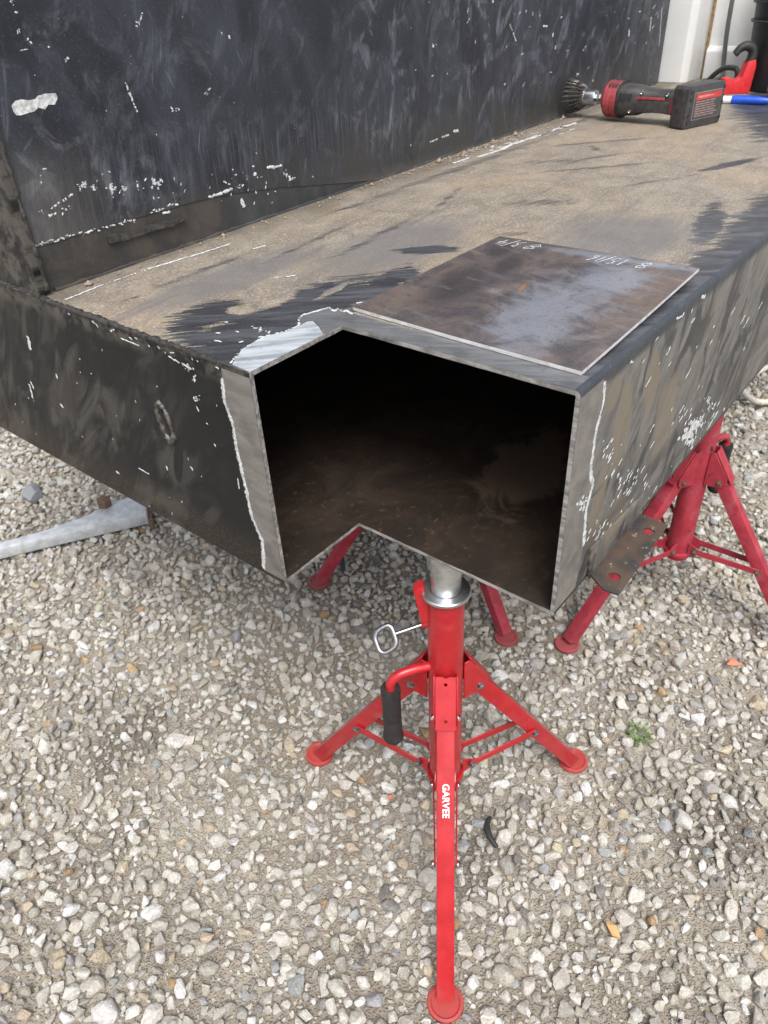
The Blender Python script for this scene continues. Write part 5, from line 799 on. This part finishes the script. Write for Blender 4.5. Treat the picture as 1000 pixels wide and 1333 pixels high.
bm = BM(); q = pa + d_ * (L_ - 0.125) + s_ * 0.085 + Vector((0, 0, 0.018)); cyl(bm, q, q + Vector((0, 0, 0.028)), 0.024, n=6); obj('nut', bm, M['rust'], lv, bevel=0.002)
bm = BM(); q = pa + d_ * (L_ + 0.008) + s_ * 0.0 - Vector((0, 0, 0.030)); beam(bm, q - s_ * 0.034, q + s_ * 0.06, 0.014, 0.05); obj('end_stub', bm, M['rust'], lv, bevel=0.003)
gz_ = lambda x, y: float(hgt(np.array(x), np.array(y)))
ro = BM(); sweep(ro, curve_pts([(3.45, 0.46, 0.03), (3.25, 0.60, 0.03), (3.02, 0.62, 0.035), (2.92, 0.56, 0.04), (2.93, 0.50, 0.04), (3.03, 0.46, 0.04), (3.20, 0.44, 0.035), (3.4, 0.36, 0.03)], 7), 0.012, 10)
tag(obj('rope', ro, plain('pale_rope', (0.55, 0.52, 0.45), 0.9, 0, 0.25, 200), smooth=60), 'pale rope looping over the gravel beyond the box edge', 'rope')
def shard(name, xy, z, s, k, mat, label, cat, rz=0.4):
    m_ = SM[k].copy(); m_.materials.clear(); m_.materials.append(mat); o = bpy.data.objects.new(name, m_); COL.objects.link(o); o.location = (xy[0], xy[1], z + gz_(*xy)); o.scale = s; o.rotation_euler = (0.2, 0.1, rz); return tag(o, label, cat)
shard('brick_shard', (1.53, 0.165), 0.022, (0.026, 0.014, 0.010), 4, plain('orange_brick', (0.55, 0.20, 0.11), 0.9, 0, 0.25, 60, 0.5), 'small bright orange brick shard lying on pale gravel', 'brick shard', -0.6)
shard('brick_shard', (0.705, 0.632), 0.020, (0.008, 0.007, 0.006), 5, plain('orange_brick_chip', (0.50, 0.15, 0.08), 0.9, 0, 0.2, 60), 'tiny orange brick chip beside the clean stand\'s tube', 'brick shard')
shard('rock', (0.88, 2.40), 0.03, (0.055, 0.035, 0.03), 7, plain('blue_grey_rock', (0.23, 0.24, 0.26), 0.85, 0, 0.25, 40, 0.4), 'blue grey rock on the gravel behind the galvanised strut', 'rock', 0.9)
shard('tan_stone', (0.742, 0.128), 0.018, (0.020, 0.016, 0.013), 9, plain('ochre_stone', (0.48, 0.30, 0.13), 0.85, 0, 0.25, 50, 0.3), 'small ochre stone beside the cluster of grey stones', 'stone', 1.2)
ru = BM(); sweep(ru, curve_pts([(0.795, 0.432, 0.020), (0.775, 0.428, 0.024), (0.756, 0.410, 0.024), (0.747, 0.385, 0.019)], 6), 0.006, 10, False, [0.004 + 0.003 * math.sin(math.pi * i / 18) for i in range(19)])
tag(obj('rubber_scrap', ru, M['grip'], smooth=60), 'curved black rubber scrap half sunk in gravel behind the clean stand', 'rubber scrap')
tw = BM(); sweep(tw, curve_pts([(1.30, 1.30, 0.10), (1.26, 1.26, 0.055), (1.215, 1.215, 0.02)], 5), 0.007, 8); tag(obj('iron_rod', tw, plain('dark_rod', (0.06, 0.06, 0.065), 0.6, 0.3, 0.3, 60), smooth=60), 'short dark rod leaning on gravel behind the foot of the hidden stand', 'rod')
wd_ = BM(); rg = random.Random(12)
for k in range(60):                                    # low weed: many small leaves
    a = rg.uniform(0, 6.28); r = 0.026 * math.sqrt(rg.random()); p = Vector((1.18 + r * math.cos(a) * 1.2, 0.265 + r * math.sin(a), 0.012 + rg.uniform(0, 0.018))); t = rg.uniform(0, 6.28); e = Vector((math.cos(t), math.sin(t), rg.uniform(0.1, 0.7))).normalized() * rg.uniform(0.008, 0.016); sdv = Vector((-math.sin(t), math.cos(t), 0)) * rg.uniform(0.002, 0.004)
    v = [wd_.verts.new(q) for q in (p, p + e * 0.5 + sdv, p + e, p + e * 0.5 - sdv)]; wd_.faces.new(v)
tag(obj('weed', wd_, plain('weed_leaf', (0.10, 0.17, 0.045), 0.6, 0, 0.3, 200), smooth=0, fix=False), 'small green weed growing through the gravel', 'weed')
# grit swept against the foot of the wall
me = bpy.data.meshes.new('grit'); gv, gf = [], []; rg = np.random.default_rng(3)
for k in range(420):
    x = rg.uniform(0.60, 2.85); x = x if rg.random() < 0.35 else rg.normal(1.72, 0.22); s = rg.uniform(0.0012, 0.0035) * (2.2 if rg.random() < 0.05 else 1); y = 1.118 - abs(rg.normal(0, 0.016)); P = IV[::13][:0]
    V8 = np.array([[1, 0, 0], [-1, 0, 0], [0, 1, 0], [0, -1, 0], [0, 0, 1], [0, 0, -1]]) * s * rg.uniform(0.6, 1.3, (6, 1)) + np.array([min(x, 2.85), y, ZT + s * 0.5]); b = len(gv); gv += V8.tolist()
    gf += [[b + i for i in f] for f in ((0, 2, 4), (2, 1, 4), (1, 3, 4), (3, 0, 4), (2, 0, 5), (1, 2, 5), (3, 1, 5), (0, 3, 5))]
me.from_pydata(gv, [], gf); me.materials.append(plain('rusty_grit', (0.24, 0.19, 0.14), 0.9, 0, 0.5, 300)); gt = bpy.data.objects.new('grit', me); COL.objects.link(gt); gt['kind'] = 'stuff'; tag(gt, 'rusty grit swept against the foot of the black wall', 'grit')
